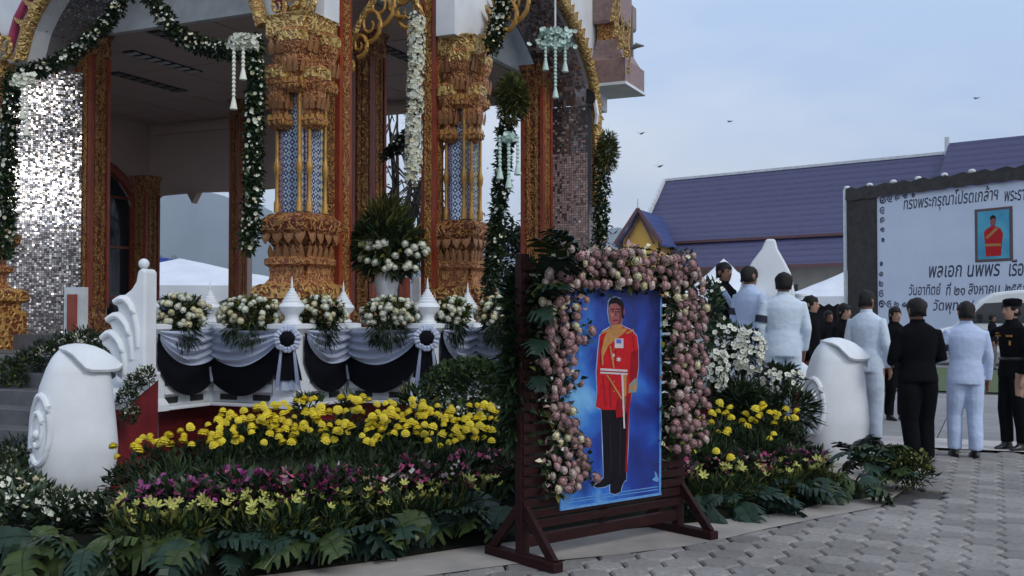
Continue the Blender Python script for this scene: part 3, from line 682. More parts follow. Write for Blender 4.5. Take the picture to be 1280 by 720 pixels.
# white fascias above the ceiling edge, back and side walls
MB().box((-4.05, 1.05, 6.6), (8.5, .1, 2.3)).build('fascia', MT['white_dirty'], pavn)
MB().box((.25, 4.0, 6.6), (.1, 5.8, 2.3)).build('fascia', MT['white_dirty'], pavn)
def wall_with_hole(name, x0, x1, z0, z1, hole, th, mat, T):
    mb = MB(); hp = hole; n = len(hp)
    # hole outline goes from bottom-left up and over to bottom-right: fan strips to the wall border
    lx, rx = hp[0][0], hp[-1][0]
    mb.prism([(x0, z0), (lx, z0), (lx, z1), (x0, z1)], 0, th, T=T); mb.prism([(rx, z0), (x1, z0), (x1, z1), (rx, z1)], 0, th, T=T)
    for a, b in zip(hp, hp[1:]):
        if b[0] - a[0] > 1e-4: mb.prism([a, b, (b[0], z1), (a[0], z1)], 0, th, T=T)
    return mb.build(name, mat, pavn)
def cusp(x0, x1, z0, zt, zc):
    """flat-headed opening with stepped corners and a small pendant in the middle"""
    w_ = x1 - x0; m = (x0 + x1) / 2
    return [(x0, z0), (x0, zt - .3), (x0 + .07, zt - .2), (x0 + .08, zt - .06), (x0 + .18, zt), (m - .14, zt + .02), (m - .05, zt - .12), (m, zt - .2), (m + .05, zt - .12), (m + .14, zt + .02), (x1 - .18, zt), (x1 - .08, zt - .06), (x1 - .07, zt - .2), (x1, zt - .3), (x1, z0)]
BV = 6.75
TB = Matrix.Translation((0, BV, 0))
wall_with_hole('back_wall', -8.9, -6.3, FZ, CZ + .05, cusp(-8.62, -6.48, FZ + .3, 4.0, 4), .15, MT['inwall'], TB)
wall_with_hole('back_wall', -6.3, -3.75, FZ, CZ + .05, cusp(-6.15, -3.9, FZ + .3, 4.0, 4), .15, MT['inwall'], TB)
wall_with_hole('back_wall', -3.75, .3, FZ, CZ + .05, [(-3.6, FZ), (-3.6, 5.25), (.2, 5.25), (.2, FZ)], .15, MT['inwall'], TB)
MB().box((-4.3, BV - .06, 5.3), (8.4, .12, .14)).build('picture_rail', MT['ceiling'], pavn)
TL = Matrix.Translation((-8.7, 0, 0)) @ Matrix.Rotation(math.pi / 2, 4, 'Z')
arc = [(3.6, FZ), (3.6, 3.2)] + [(5.02 - 1.42 * math.cos(t), 3.2 + 1.35 * math.sin(t) ** .8) for t in [math.pi * k / 12 for k in range(13)]] + [(6.44, 3.2), (6.44, FZ)]
wall_with_hole('side_wall', .6, 6.74, FZ, CZ + .05, arc, .15, MT['inwall'], TL)
mb = MB(); mb.tube([(-8.62, y, z) for y, z in arc], .1, 6); mb.build('arch_frame', MT['lacquer'], pavn)
dr = MB().box((-8.84, 5.02, 2.9), (.04, 2.9, 3.2)).build('glazed_door', MT['glass'], pavn)
for k in range(5): MB().box((-8.8, 3.66 + k * .68, 2.9), (.05, .06, 3.2)).build('door_stile', MT['white_dirty'] if k in (1, 3) else MT['lacquer'], dr)
for z in (1.9, 2.9, 3.9): MB().box((-8.795, 5.02, z), (.05, 2.8, .05)).build('door_rail', MT['lacquer'], dr)
# dark rail at the back opening
MB().box((-5.4, BV - .1, FZ + .42), (5.3, .12, .1)).build('back_rail', MT['lacquer'], pavn)
MB().box((-5.4, BV - .05, FZ + .2), (5.3, .06, .4)).build('back_parapet', MT['dark'], pavn)

# red and gilt columns
def column(x, y, z0, z1, hw):
    c = MB().sweep([(-hw, -hw), (hw, -hw), (hw, hw), (-hw, hw)], [(.05, z0), (.05, z0 + .18), (.02, z0 + .22), (0, z0 + .3), (0, z1 - .35), (.03, z1 - .3), (.02, z1 - .12), (.06, z1)]).build('column', MT['gold_red'], pavn, loc=(x, y, 0))
    for sx, sy in ((-1, -1), (1, -1), (1, 1), (-1, 1)):
        MB().box((sx * hw, sy * hw, (z0 + z1) / 2), (.055, .055, z1 - z0 - .7)).build('edge_fillet', MT['lacquer'], c)
    for sx, sy in ((0, -1), (1, 0)):
        for o in (-.42, .42):
            MB().box((sx * (hw + .006) + (o * hw if sx == 0 else 0), sy * (hw + .006) + (o * hw if sy == 0 else 0), (z0 + z1) / 2), (.05 if sx == 0 else .02, .05 if sy == 0 else .02, z1 - z0 - .7)).build('gilt_strip', MT['gold_fine'], c)
    return c
def pcol(px, Y, hw, z0=FZ, z1=CZ): u, v, _ = wl(at(px, 392, Y)); return column(u, v, z0, z1, hw)
pcol(112, 14.6, .15); pcol(461, 14.6, .145); pcol(671, 16.6, .165); pcol(181, 20.2, .16, FZ, 4.2)
pcol(297, 19.2, .09, FZ, CZ)
# pilasters beside the corner piers
def pil(px, Y, hw): 
    u, v, _ = wl(at(px, 392, Y)); c = MB().box((u, v, (FZ + 6) / 2), (hw * 2, hw * 2, 6 - FZ)).build('pilaster', MT['lacquer'], pavn)
    for sx, sy in ((0, -1), (1, 0)):
        MB().box((u + sx * (hw + .008), v + sy * (hw + .008), 3.5), (hw * .9 if sx == 0 else .02, hw * .9 if sy == 0 else .02, 4.2)).build('gilt_strip', MT['gold_fine'], c)
pil(420, 12.35, .125); pil(540, 12.75, .1)

# carved corner piers
PETAL = None
def petal_mesh(w_, h, m, name='lotus_petal'):
    mb = MB(); vs = []; rows = [(0, .5, 0), (.3, .62, .03), (.6, .5, .055), (.85, .22, .06), (1, .02, .045)]
    for (t, ww, o) in rows:
        for s in (-1, 0, 1): vs.append((s * ww * w_, -o * h * 2 - (.03 * w_ if s == 0 else 0), t * h))
    mb.add(vs, [(r*3+i, r*3+i+1, (r+1)*3+i+1, (r+1)*3+i) for r in range(4) for i in range(2)])
    return mb.mesh(name, m, True)
PET_G = petal_mesh(.105, .16, MT['gold_plain']); PET_C = petal_mesh(.105, .16, pm('red_gold_petal', (.4, .2, .08), (.26, .1, .04), 20, .42, .35, bump=.4, bscale=60))
def petals(parent, hw, z, n, me, down=False, s=1.0, sides=((0, -1), (1, 0)), off=(0, 0)):
    for sx, sy in sides:
        for k in range(n):
            t = ((k + .5) / n * 2 - 1) * hw
            loc = (off[0] + sx * (hw + .004) + (t if sx == 0 else 0), off[1] + sy * (hw + .004) + (t if sy == 0 else 0), z)
            put('lotus_petal', me, parent, loc, (math.pi if down else 0, 0, (0 if sy == -1 else math.pi / 2 if sx == 1 else -math.pi / 2) + (math.pi if down else 0)), (s * 2 * hw / n / .15, s, s))
def redent(a, r): # square with notched corners, ccw
    return [(-a + r, -a), (a - r, -a), (a - r, -a + r), (a, -a + r), (a, a - r), (a - r, a - r), (a - r, a), (-a + r, a), (-a + r, a - r), (-a, a - r), (-a, -a + r), (-a + r, -a + r)]
def pier(u, v, a, mirror=False, sides=((0, -1), (1, 0)), sub=True):
    """stacked base, mosaic shaft with gilt colonnettes, lotus capital, gilt slab"""
    p = bpy.data.objects.new('corner_pier', None); col.objects.link(p); p.parent = pavn; p.location = (u, v, 0)
    pl = redent(a, .055); FB = .05 if a > .18 else .02
    MB().sweep(pl, [(x + FB if z < FZ + .5 else x + FB * .7, z) for x, z in [(.14, FZ - .2), (.14, FZ + .28), (.1, FZ + .32), (.1, FZ + .4), (.16, FZ + .44), (.16, FZ + .56), (.1, FZ + .6)]]).build('plinth', MT['gold'], p)
    MB().sweep(pl, [(.1, FZ + .6), (.06, FZ + .66), (.05, FZ + .78), (.1, FZ + .82), (.1, FZ + .88), (.03, FZ + .92), (.03, FZ + 1.02)]).build('base_waist', MT['copper'], p)
    MB().sweep(pl, [(.03, FZ + 1.02), (.08, FZ + 1.1), (.14, FZ + 1.2), (.15, FZ + 1.3), (.07, FZ + 1.38), (0, FZ + 1.4)]).build('base_crown', MT['gold_red'], p)
    petals(p, a + .05, FZ + .9, 5, PET_C, False, .9, sides); petals(p, a + .1 + FB * .6, FZ + .44, 5, PET_G, False, .8, sides); petals(p, a + .04, FZ + .72, 6, PET_C, False, .7, sides)
    petals(p, a + .1, FZ + 1.2, 4, PET_C, True, 1.0, sides)
    zs, zc = FZ + 1.4, 3.62
    MB().sweep(redent(a - .02, .05), [(0, zs), (0, 4.15)]).build('mosaic_shaft', MT['blue_mosaic'], p)
    for sx, sy in sides:
        for o, mt in ((-.62, 'violet_mosaic'), (.62, 'pale_mosaic')):
            pos = (sx * (a - .02) + (o * a if sx == 0 else 0), sy * (a - .02) + (o * a if sy == 0 else 0), (zs + 4.1) / 2)
            MB().box(pos, (.07 if sx == 0 else .03, .07 if sy == 0 else .03, 4.1 - zs)).build('mosaic_strip', MT[mt], p)
        for o in (-.74, .7):
            x, y = sx * (a + .02) + (o * a if sx == 0 else 0), sy * (a + .02) + (o * a if sy == 0 else 0)
            pr = [(.035, zs), (.035, zs + .1), (.022, zs + .14), (.02, 3.1), (.035, 3.16), (.04, 3.22), (.024, 3.28), (.019, 3.34), (.019, 4.0), (.03, 4.05)]
            MB().lathe(pr, 8, (x, y, 0)).build('colonnette', MT['gold_plain'], p, smooth=True)
    # lower capitals, one per face
    for sx, sy in sides:
        for o, zc, hh in (((-.45, 3.62, .16), (.5, 4.02, .13)) if sub else ()):
            x, y = sx * (a + .02) + (o * a if sx == 0 else 0), sy * (a + .02) + (o * a if sy == 0 else 0)
            q = a * .5
            cp = MB().sweep(redent(q, .03), [(-.03, zc), (.02, zc + .05), (.035, zc + .1), (0, zc + .14), (-.015, zc + .2), (.015, zc + .3), (.008, zc + .42), (.035, zc + .5), (.045, zc + .56), (.045, zc + .68), (.015, zc + .72)]).build('lower_capital', MT['copper'], p, loc=(x, y, 0))
            MB().sweep(redent(q, .03), [(.05, zc + .565), (.05, zc + .675)]).build('gilt_band', MT['gold_bright'], p, loc=(x, y, 0))
            petals(p, q + .02, zc + .22, 3, PET_C, False, 1.1, ((0, -1), (1, 0), (-1, 0)), (x, y)); petals(p, q + .01, zc + .16, 3, PET_G, True, .8, ((0, -1), (1, 0), (-1, 0)), (x, y))
    MB().sweep(pl, [(-.02, 4.1), (.02, 4.16), (.02, 4.2), (-.01, 4.24), (.02, 4.34), (.045, 4.42), (.045, 4.46), (.015, 4.5), (.045, 4.6), (.075, 4.66), (.085, 4.68)]).build('capital', MT['copper'], p)
    petals(p, a + .0, 4.22, 5, PET_C, False, 1.2, sides); petals(p, a + .05, 4.48, 5, PET_C, False, 1.1, sides)
    MB().sweep(pl, [(.09, 4.68), (.1, 4.7), (.1, 4.86), (.12, 4.9), (.06, SPR + .05)]).build('abacus', MT['gold_bright'], p)
    return p
pier(.04, -.05, .21); pier(1.3, 1.5, .165)
pier(-4.95, -.05, .2, sides=((0, -1),))
MB().sweep([(1.12, 5.9), (1.3, 5.9), (1.3, 6.2), (1.12, 6.2)], [(.04, FZ), (.04, FZ + .5), (0, FZ + .6), (0, SPR - .2), (.05, SPR - .1), (.05, SPR)]).build('pilaster', MT['gold_red'], pavn)
# arch walls, gilt rims, mirror jambs
def arch_pts(c, a, z0, h, n=16):
    """pointed arch outline from left springing to right springing"""
    out = []
    for k in range(n + 1):
        t = k / n; x = -a + 2 * a * t; s = abs(x) / a
        out.append((c + x, z0 + h * ((1 - s ** 1.9) ** .62 * .86 + .14 * (1 - s) ** 2)))
    return out
def rim(path3, r, mat, name, flame_dir, out_vec, step=.13, size=.2):
    o = MB().tube(path3, r, 8).build(name, mat, pavn, smooth=True)
    fm = MB(); fm.prism([(-.05, 0), (.05, 0), (.055, .06), (.03, .12), (.045, .17), (0, .24), (-.015, .16), (-.04, .1)], -.02, .02)
    me = fm.mesh('flame_leaf', mat)
    acc = 0
    for a, b in zip(path3, path3[1:]):
        a, b = Vector(a), Vector(b); d = b - a; acc += d.length
        if acc < step: continue
        acc = 0; up = flame_dir(a, d.normalized()); yv = Vector(out_vec); xv = yv.cross(up).normalized()
        M = Matrix((xv, yv, up)).transposed().to_4x4()
        q = put('flame_leaf', me, o, a + up * r * .6); q.rotation_euler = M.to_euler(); q.scale = (size / .2,) * 3
    return o
JD = .82
def tiles(name, grid, jitter, mats, probs, gap=.1, lean=0):
    """mirror chips on a grid of corner points [i][j]; each chip tilted a little"""
    V = []; F = []; mi = []; n = 0
    for i in range(len(grid) - 1):
        for j in range(len(grid[0]) - 1):
            q = [Vector(grid[i][j]), Vector(grid[i+1][j]), Vector(grid[i+1][j+1]), Vector(grid[i][j+1])]
            c = sum(q, Vector()) / 4; nn = (q[1] - q[0]).cross(q[3] - q[0]).normalized()
            tl = Vector(rng.normal(0, jitter, 3)) + Vector((0, 0, lean(j / len(grid[0])) if callable(lean) else lean)); sh = random.uniform(.72, .95)
            for p in q:
                d = (p - c) * sh; V.append(c + nn * (.012 + d.dot(tl)) + d)
            F.append((n, n+1, n+2, n+3)); n += 4; mi.append(rng.choice(len(mats), p=probs(i / len(grid), j / len(grid[0]))))
    o = link(name, npmesh(name, V, F, mats, mi), pavn); o['kind'] = 'stuff'; return o
# --- arch on the long side
AC, AA, AH = -2.4, 1.95, 1.65
ap = arch_pts(AC, AA, SPR, AH, 28)
mb = MB(); zt = 8.0
for a, b in zip(ap, ap[1:]): mb.prism([a, b, (b[0], zt), (a[0], zt)], -.05, .25)
mb.prism([(AC + AA, SPR), (.35, SPR), (.35, zt), (AC + AA, zt)], -.05, .25); mb.prism([(-6.2, SPR), (AC - AA, SPR), (AC - AA, zt), (-6.2, zt)], -.05, .25)
mb.build('gable_wall', MT['white'], pavn)
rim([(x, -.12, z) for x, z in ap], .085, MT['gold_bright'], 'arch_rim', lambda a, d: Vector((-d.z, 0, d.x)).normalized(), (0, -1, 0))
rim([(AC + (x - AC) * 1.13, -.08, z + .16) for x, z in ap], .06, MT['magenta'], 'arch_band', lambda a, d: Vector((-d.z, 0, d.x)).normalized(), (0, -1, 0), 99)
for s, c0 in ((1, .05), (-1, -4.85)):   # gilt scrolls standing on the piers
    for k in range(3):
        pts = [(c0 + s * (-.26 + .2 * k) + math.cos(t) * .12 * (1 - i / 26), -.16, SPR + .2 + .1 * (k % 2) + math.sin(t) * .16 * (1 - i / 26)) for i, t in enumerate([R(-90) + R(540) * j / 22 for j in range(23)])]
        MB().tube(pts, [.035 * (1 - .6 * i / 22) for i in range(23)], 6).build('gilt_scroll', MT['gold_bright'], pavn, smooth=True)
rim([(-4.85 - .3 * t - .25 * t * t, -.14, SPR + .05 + 1.2 * t) for t in [k / 10 for k in range(11)]], .075, MT['gold_bright'], 'flame_rib', lambda a, d: Vector((d.z, 0, -d.x)).normalized() * -1, (0, -1, 0))
rim([(.12 + .28 * t * t, -.1, SPR + .05 + 1.1 * t) for t in [k / 10 for k in range(11)]], .06, MT['gold_bright'], 'flame_rib', lambda a, d: Vector((-d.z, 0, d.x)).normalized(), (0, -1, 0))
def pr_left(i, j):
    b = math.exp(-((j - .62) / .2) ** 2); return [.12 + .72 * b, .88 - .72 * b]
ul = AC - AA
# the jamb is splayed outwards, its chips leaning skywards, both aimed to catch the sun
gridL = [[(ul - .36 + .5 * i / 30, .0 + .78 * i / 30, FZ - .1 + (SPR - FZ + .1) * j / 136) for j in range(137)] for i in range(31)]
MB().prism([(ul - .6, 0), (ul - .36, 0), (ul + .14, .78), (ul - .6, .78)], FZ, SPR, T=Matrix(((1, 0, 0, 0), (0, 0, 1, 0), (0, 1, 0, 0), (0, 0, 0, 1)))).build('jamb', MT['grout'], pavn)
tiles('mirror_chips', gridL, .1, [MT['mirror'], MT['mirror_dim']], lambda i, j: [.8, .2] if .42 < j < .93 else [.25, .75], lean=lambda j: -.3 * min(1, max(0, (j - .3) / .2)))  # bright and dull zones of the reflection set by chip colour and lean
full = arch_pts(AC, AA, SPR, AH, 120)
gridS = [[(x, .02 + .84 * i / 20, z - .012) for x, z in full] for i in range(21)]
tiles('mirror_chips', [list(r) for r in zip(*gridS)], .2, [MT['mirror_dim'], MT['mirror']], lambda i, j: [.8, .2])
mb = MB(); fa = arch_pts(AC, AA, SPR, AH, 30)
for a, b in zip(fa, fa[1:]): mb.prism([(a[0], a[1] + .01), (b[0], b[1] + .01), (b[0], b[1] + .3), (a[0], a[1] + .3)], .26, .86)
mb.build('arch_soffit', MT['grout'], pavn)
ur = AC + AA
MB().box((ur + .1, .04 + JD / 2 + .3, (FZ + SPR) / 2), (.2, JD - .5, SPR - FZ)).build('jamb', MT['grout'], pavn)
# --- arch on the short side (plane x = UB)
UB, BC, BA, BH = 1.3, 3.82, 1.95, 1.35
bp_ = arch_pts(BC, BA, SPR, BH, 28)
TBm = Matrix.Translation((UB, 0, 0)) @ Matrix.Rotation(math.pi / 2, 4, 'Z')
mb = MB()
for a, b in zip(bp_, bp_[1:]): mb.prism([a, b, (b[0], zt), (a[0], zt)], -.1, .15, T=TBm)
mb.prism([(1.1, SPR), (BC - BA, SPR), (BC - BA, zt), (1.1, zt)], -.1, .15, T=TBm); mb.prism([(BC + BA, SPR), (6.5, SPR), (6.5, zt), (BC + BA, zt)], -.1, .15, T=TBm)
mb.build('gable_wall', MT['white'], pavn)
rim([(UB + .18, y, z) for y, z in bp_] + [(UB + .18, BC + BA + .02, SPR - .2 - .2 * k) for k in range(8)], .085, MT['gold_bright'], 'arch_rim', lambda a, d: Vector((0, -d.z, d.y)).normalized(), (1, 0, 0))
vr = BC + BA
gridR = [[(UB - .68 + .72 * i / 18, vr - .012, FZ + (SPR - FZ) * j / 90) for j in range(91)] for i in range(19)]
MB().box((UB - .32, vr + .22, (FZ + SPR) / 2), (.74, .42, SPR - FZ)).build('jamb', MT['grout'], pavn)
tiles('mirror_chips', gridR, .1, [MT['mirror_pink'], MT['mirror_dim'], MT['mirror']], lambda i, j: [.82, .13, .05] if j < .78 else [.2, .7, .1])
fb = arch_pts(BC, BA, SPR, BH, 90)
tiles('mirror_chips', [[(UB - .68 + .72 * i / 16, y, z - .012) for i in range(17)] for y, z in fb], .15, [MT['mirror_dim'], MT['mirror_pink'], MT['mirror']], lambda i, j: [.6, .33, .07])
mb = MB(); fa = arch_pts(BC, BA, SPR, BH, 30)
for a, b in zip(fa, fa[1:]): mb.prism([(a[0], a[1] + .01), (b[0], b[1] + .01), (b[0], b[1] + .3), (a[0], a[1] + .3)], .16, .72, T=TBm)
mb.build('arch_soffit', MT['grout'], pavn)
# gilt brackets in the narrow bay between the corner piers
def bracket(px0, py0, px1, py1, Y, flip):
    a = Vector(wl(at(px0, py0, Y))); b = Vector(wl(at(px1, py1, Y)))
    for k in range(4):
        t = k / 4; c = a.lerp(b, t + .1); r = .07 + .05 * k
        pts = [(c.x + flip * math.cos(q) * r * (1 - i / 30) + flip * .03 * k, c.y, c.z + math.sin(q) * r * 1.3 * (1 - i / 30)) for i, q in enumerate([R(-100) + R(500) * j / 24 for j in range(25)])]
        MB().tube(pts, [.032 * (1 - .55 * i / 24) for i in range(25)], 6).build('gilt_bracket', MT['gold_plain'], pavn, smooth=True)
    pts = [a.lerp(b, t / 10) + Vector((flip * .18 * math.sin(math.pi * t / 10) * -.6, 0, 0)) for t in range(11)]
    MB().tube(pts, .04, 6).build('gilt_bracket', MT['gold_bright'], pavn, smooth=True)
bracket(432, 92, 474, -10, 12.5, 1); bracket(530, 62, 506, -20, 12.7, -1); bracket(608, 60, 640, -10, 12.9, 1)
pts = [wl(at(478 + (518 - 478) * t, 60 + 0 * t, 12.6)) for t in (0, 1)]
# eave block at the far corner, seen from below
eb = wl(at(758, 105, 16.6)); ex, ey, ez = eb
PL = [(ex - .35, ey - .1), (ex + .34, ey - .1), (ex + .34, ey + .9), (ex - .35, ey + .9)]
e = MB().sweep(PL, [(0, ez), (0, ez + .36), (-.05, ez + .4), (-.13, ez + .55), (-.16, ez + .72)]).build('eave_block', MT['pinkstone'], pavn)
MB().sweep(PL, [(-.17, ez + .72), (-.17, ez + .98)]).build('carved_frieze', MT['gold_fine'], e)
MB().sweep(PL, [(-.12, ez + .98), (-.1, ez + 1.02), (-.1, ez + 1.38), (-.16, ez + 1.42), (-.16, ez + 2.6)]).build('upper_cornice', MT['pinkstone'], e)
MB().sweep(PL, [(.02, ez - .05), (.02, ez - .005)]).build('drip_edge', MT['white'], e)
fm = MB(); fm.prism([(-.06, 0), (.06, 0), (.07, .12), (.02, .3), (.05, .5), (0, .85), (-.02, .5), (-.05, .25)], -.02, .02); FL = fm.mesh('flame_finial', MT['gold_bright'])
for k, (dx, z, s) in enumerate(((.36, ez + .36, .8), (.27, ez + .5, .7), (.2, ez + .7, .8), (.15, ez + .95, .7), (.4, ez + .1, .45), (.24, ez + 1.3, .8))): put('flame_finial', FL, e, (ex + dx, ey - .12, z), (0, .1, 0), s)
MB().tube([(ex + .42, ey, ez + .4), (ex + .43, ey, ez + 1.2)], [.03, .008], 6).build('corner_finial', MT['grout'], e)
MB().tube([(ex + .42, ey, ez + .52), (ex + .5, ey, ez + .56), (ex + .62, ey, ez + .54)], [.03, .045, .01], 6).build('finial_beak', MT['grout'], e)
MB().box((ex - .2, ey - .14, ez - .2), (.14, .1, .22)).build('lantern', MT['dark'], e)
MB().tube([(ex - .14, ey - .14, ez - .28), (ex - .1, ey - .16, ez - .5), (ex - .13, ey - .14, ez - .65)], .035, 6).build('lantern_tassel', MT['white'], e)
# roof over everything, above the frame
rf = MB().box((-3.2, 3.6, 8.1), (10.4, 9, .2)).build('roof', MT['roof'], pavn)
for k in range(3): MB().lathe([(5.2 - k * 1.5, 8.2 + k * 1.2), (4.0 - k * 1.35, 9.3 + k * 1.2), (3.8 - k * 1.3, 9.4 + k * 1.2)], 4, (-3.2, 3.6, 0), ph=math.pi / 4).build('roof_tier', MT['roof'], rf)
# low white rail and partitions seen at floor level
for px, Y, w_ in ((95, 13.2, .12),): 
    u, v, _ = wl(at(px, 392, Y)); MB().box((u, v, FZ + .3), (.3, .1, .6)).build('low_panel', MT['white_dirty'], pavn); MB().box((u, v - .06, FZ + .28), (.15, .03, .46)).build('panel_inset', MT['lacquer'], pavn)
for k in range(7):
    u, v, _ = wl(at(442 + k * 16, 392, 15.5)); MB().box((u, v, FZ + .35), (.12, .1, .9)).build('baluster', MT['white_dirty'] if k % 2 else MT['lacquer'], pavn)
# ------------------------------------------------------------------ flower meshes (shared)
def petal_ring(mb, n, r0, r1, z0, z1, w_, m, ph=0, cup=.0):
    for k in range(n):
        a = 2 * math.pi * k / n + ph; c, s = math.cos(a), math.sin(a)
        def P(r, t, z): return (r * c - t * s, r * s + t * c, z)
        rm, zm = (r0 + r1) / 2 + cup, (z0 + z1) / 2
        mb.add([P(r0, -w_ * .4, z0), P(r0, w_ * .4, z0), P(rm, w_, zm), P(r1, w_ * .55, z1), P(r1, -w_ * .55, z1), P(rm, -w_, zm)], [(0, 1, 2, 5), (5, 2, 3, 4)], m)
def rose(mat, heart):
    mb = MB(); petal_ring(mb, 5, .01, .036, -.016, .004, .022, 0, 0, .012); petal_ring(mb, 4, .012, .026, -.006, .024, .019, 0, .6, .012); mb.lathe([(.012, -.016), (.027, -.002), (.026, .014), (.016, .025)], 6); mb.lathe([(.011, .02), (.012, .0275), (.004, .024)], 5, m=1)
    return mb.mesh('rose', [MT[mat], MT[heart]])
def marigold():
    mb = MB(); petal_ring(mb, 8, .012, .04, .008, -.01, .017, 0, 0, .004); petal_ring(mb, 8, .008, .039, .022, .008, .016, 0, .4, .004); petal_ring(mb, 6, .003, .03, .032, .022, .015, 0, .1, .004); petal_ring(mb, 3, 0, .016, .036, .034, .012, 0); mb.lathe([(.02, -.006), (.032, .006), (.024, .024), (.006, .034)], 7)
    return mb.mesh('marigold', MT['yellow'])
def lilyf():
    mb = MB(); petal_ring(mb, 6, .004, .055, 0, .03, .014, 0, 0, .006); petal_ring(mb, 3, 0, .006, .01, .035, .004, 0)
    return mb.mesh('lily', MT['lily'])
def orchid(mat):
    mb = MB(); petal_ring(mb, 5, .003, .04, 0, .012, .02, 0, 0, .004); petal_ring(mb, 2, 0, .01, .006, .016, .008, 1)
    return mb.mesh('orchid', [MT[mat], MT['purple']])
ROSE_W = rose('whitefl', 'creamfl'); ROSE_C = rose('creamfl', 'lily'); ROSE_P = rose('pinkfl', 'rosedark'); ROSE_PP = rose('palepink', 'pinkfl')
MARI = marigold(); LILY = lilyf(); ORCH = orchid('whitefl'); ORCH_M = orchid('mint')
def face_rot(d): return Vector(d).to_track_quat('Z', 'Y').to_euler()
def philo(L=.5, W=.24, lobes=7, mat='philo'):
    """large lobed leaf lying along +Y, drooping at the tip"""
    mb = MB()
    def mid(t): return Vector((0, L * t, .12 * L * math.sin(math.pi * t * .9) - .22 * L * t * t))
    n = lobes * 2
    for s in (-1, 1):
        for k in range(lobes):
            t0, t1 = k / lobes, (k + .9) / lobes; tm = (t0 + t1) / 2
            w_ = W * (math.sin(math.pi * (.12 + .83 * tm)) ** .7) * (1 if k % 2 == 0 else .94)
            a, b = mid(t0), mid(min((k + 1) / lobes, 1)); c = mid(tm)
            rj = random.uniform(.82, 1.1); o = Vector((s * w_ * rj, L * .13 + .05 * L * (1 - tm), -random.uniform(.15, .5) * w_)); h = Vector((s * w_ * .55, L * .06, .05 * w_))
            sw = (b - a) * .47
            mb.add([a, b, c + h + sw, c + h - sw, c + o + sw * .55, c + o - sw * .4], [(0, 1, 2, 3), (3, 2, 4, 5)])
    mb.tube([mid(t / 5) + Vector((0, 0, .004)) for t in range(6)], .006, 4)
    mb.tube([Vector((0, -.18 * L, -.08 * L)), Vector((0, 0, 0))], .007, 4)
    return mb.mesh('philodendron_leaf', MT[mat], True)
PHILO = [philo(.5, .22, 7), philo(.44, .25, 6), philo(.56, .2, 8), philo(.48, .24, 9), philo(.5, .22, 7, 'philo2'), philo(.42, .26, 5, 'philo2')]

# ------------------------------------------------------------------ the planted bed
def front_pt(s):
    """point on the bed's front edge by picture column"""
    xs = [-60, 40, 180, 330, 470, 600, 740, 870, 960, 1060, 1120, 1182]
    for i in range(len(xs) - 1):
        if xs[i] <= s <= xs[i + 1]: return FRONT[i].lerp(FRONT[i + 1], (s - xs[i]) / (xs[i + 1] - xs[i]))
    return FRONT[-1]
INW = Vector((-.2, .98, 0))
def bed(s, d): return front_pt(s) + INW * d
# soil bank under the plants
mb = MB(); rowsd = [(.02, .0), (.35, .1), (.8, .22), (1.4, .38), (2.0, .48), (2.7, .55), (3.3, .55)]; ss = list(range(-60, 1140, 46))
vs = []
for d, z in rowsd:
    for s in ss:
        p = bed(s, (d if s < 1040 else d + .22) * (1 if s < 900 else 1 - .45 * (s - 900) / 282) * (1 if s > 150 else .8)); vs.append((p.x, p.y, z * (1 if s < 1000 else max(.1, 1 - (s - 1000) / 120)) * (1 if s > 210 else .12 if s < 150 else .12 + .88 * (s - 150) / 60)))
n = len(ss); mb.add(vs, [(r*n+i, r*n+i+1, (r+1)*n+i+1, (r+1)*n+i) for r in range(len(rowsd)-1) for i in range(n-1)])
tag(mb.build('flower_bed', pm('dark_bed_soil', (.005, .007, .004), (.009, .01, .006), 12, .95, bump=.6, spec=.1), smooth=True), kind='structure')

LEFTBED = 'between the grey steps and portrait stand'
def plant_root(name, label, cat, p, group): return thing(name, label, cat, p, 0, group)
def foliage_mesh(name, n, r, ln, wd, mats, pr=None, up=.6, c=(0, 0, .15), low=-.02):
    P, d = cloud(n, c, r, .3); P[:, 2] = np.maximum(P[:, 2], low)
    D = d + rng.normal(0, .5, (n, 3)) + [0, 0, up]
    V, F = leaves(P, D, ln * rng.uniform(.6, 1.3, n), wd * rng.uniform(.6, 1.3, n))
    mi = np.repeat(rng.choice(len(mats), n, p=pr), 2)
    return npmesh(name, V, F, [MT[m] for m in mats], mi)
FOL_M = [foliage_mesh('foliage', 420, (.2, .2, .22), .085, .012, ('leaf_dark', 'leaf_mid', 'leaf_yel'), (.6, .36, .04), c=(0, 0, .17)) for _ in range(3)]
FOL_L = [foliage_mesh('foliage', 170, (.14, .14, .12), .09, .011, ('leaf_mid', 'leaf_yel', 'leaf_dark'), (.3, .25, .45), .8, c=(0, 0, .1)) for _ in range(3)]
FOL_P = [foliage_mesh('foliage', 200, (.16, .16, .16), .09, .02, ('leaf_dark', 'leaf_mid', 'leaf_grey'), (.5, .2, .3), .8, c=(0, 0, .14)) for _ in range(3)]
FOL_F = [foliage_mesh('foliage', 420, (.2, .16, .14), .13, .007, ('leaf_dark', 'leaf_mid'), (.6, .4), .25, c=(0, 0, .1)) for _ in range(2)]
def marigold_plant(p, nf, group, label, tall=.5):
    t = thing('marigold_plant', label, 'marigold', p, random.uniform(0, 6), group)
    put('foliage', random.choice(FOL_M), t, (0, 0, 0), (0, 0, random.uniform(0, 6)), (1, 1, tall / .5))
    for k in range(nf):
        a = random.uniform(0, 6.28); r = .19 * math.sqrt(random.random())
        x, y = r * math.cos(a), r * math.sin(a); z = tall + random.uniform(-.07, .07) - r * .12
        put('marigold', MARI, t, (x, y, z - .01), (random.uniform(-.5, .5), random.uniform(-.5, .5), random.uniform(0, 6)), random.uniform(.62, 1.0))
LABM = 'yellow marigold plant in the bed between the big newel and portrait stand'
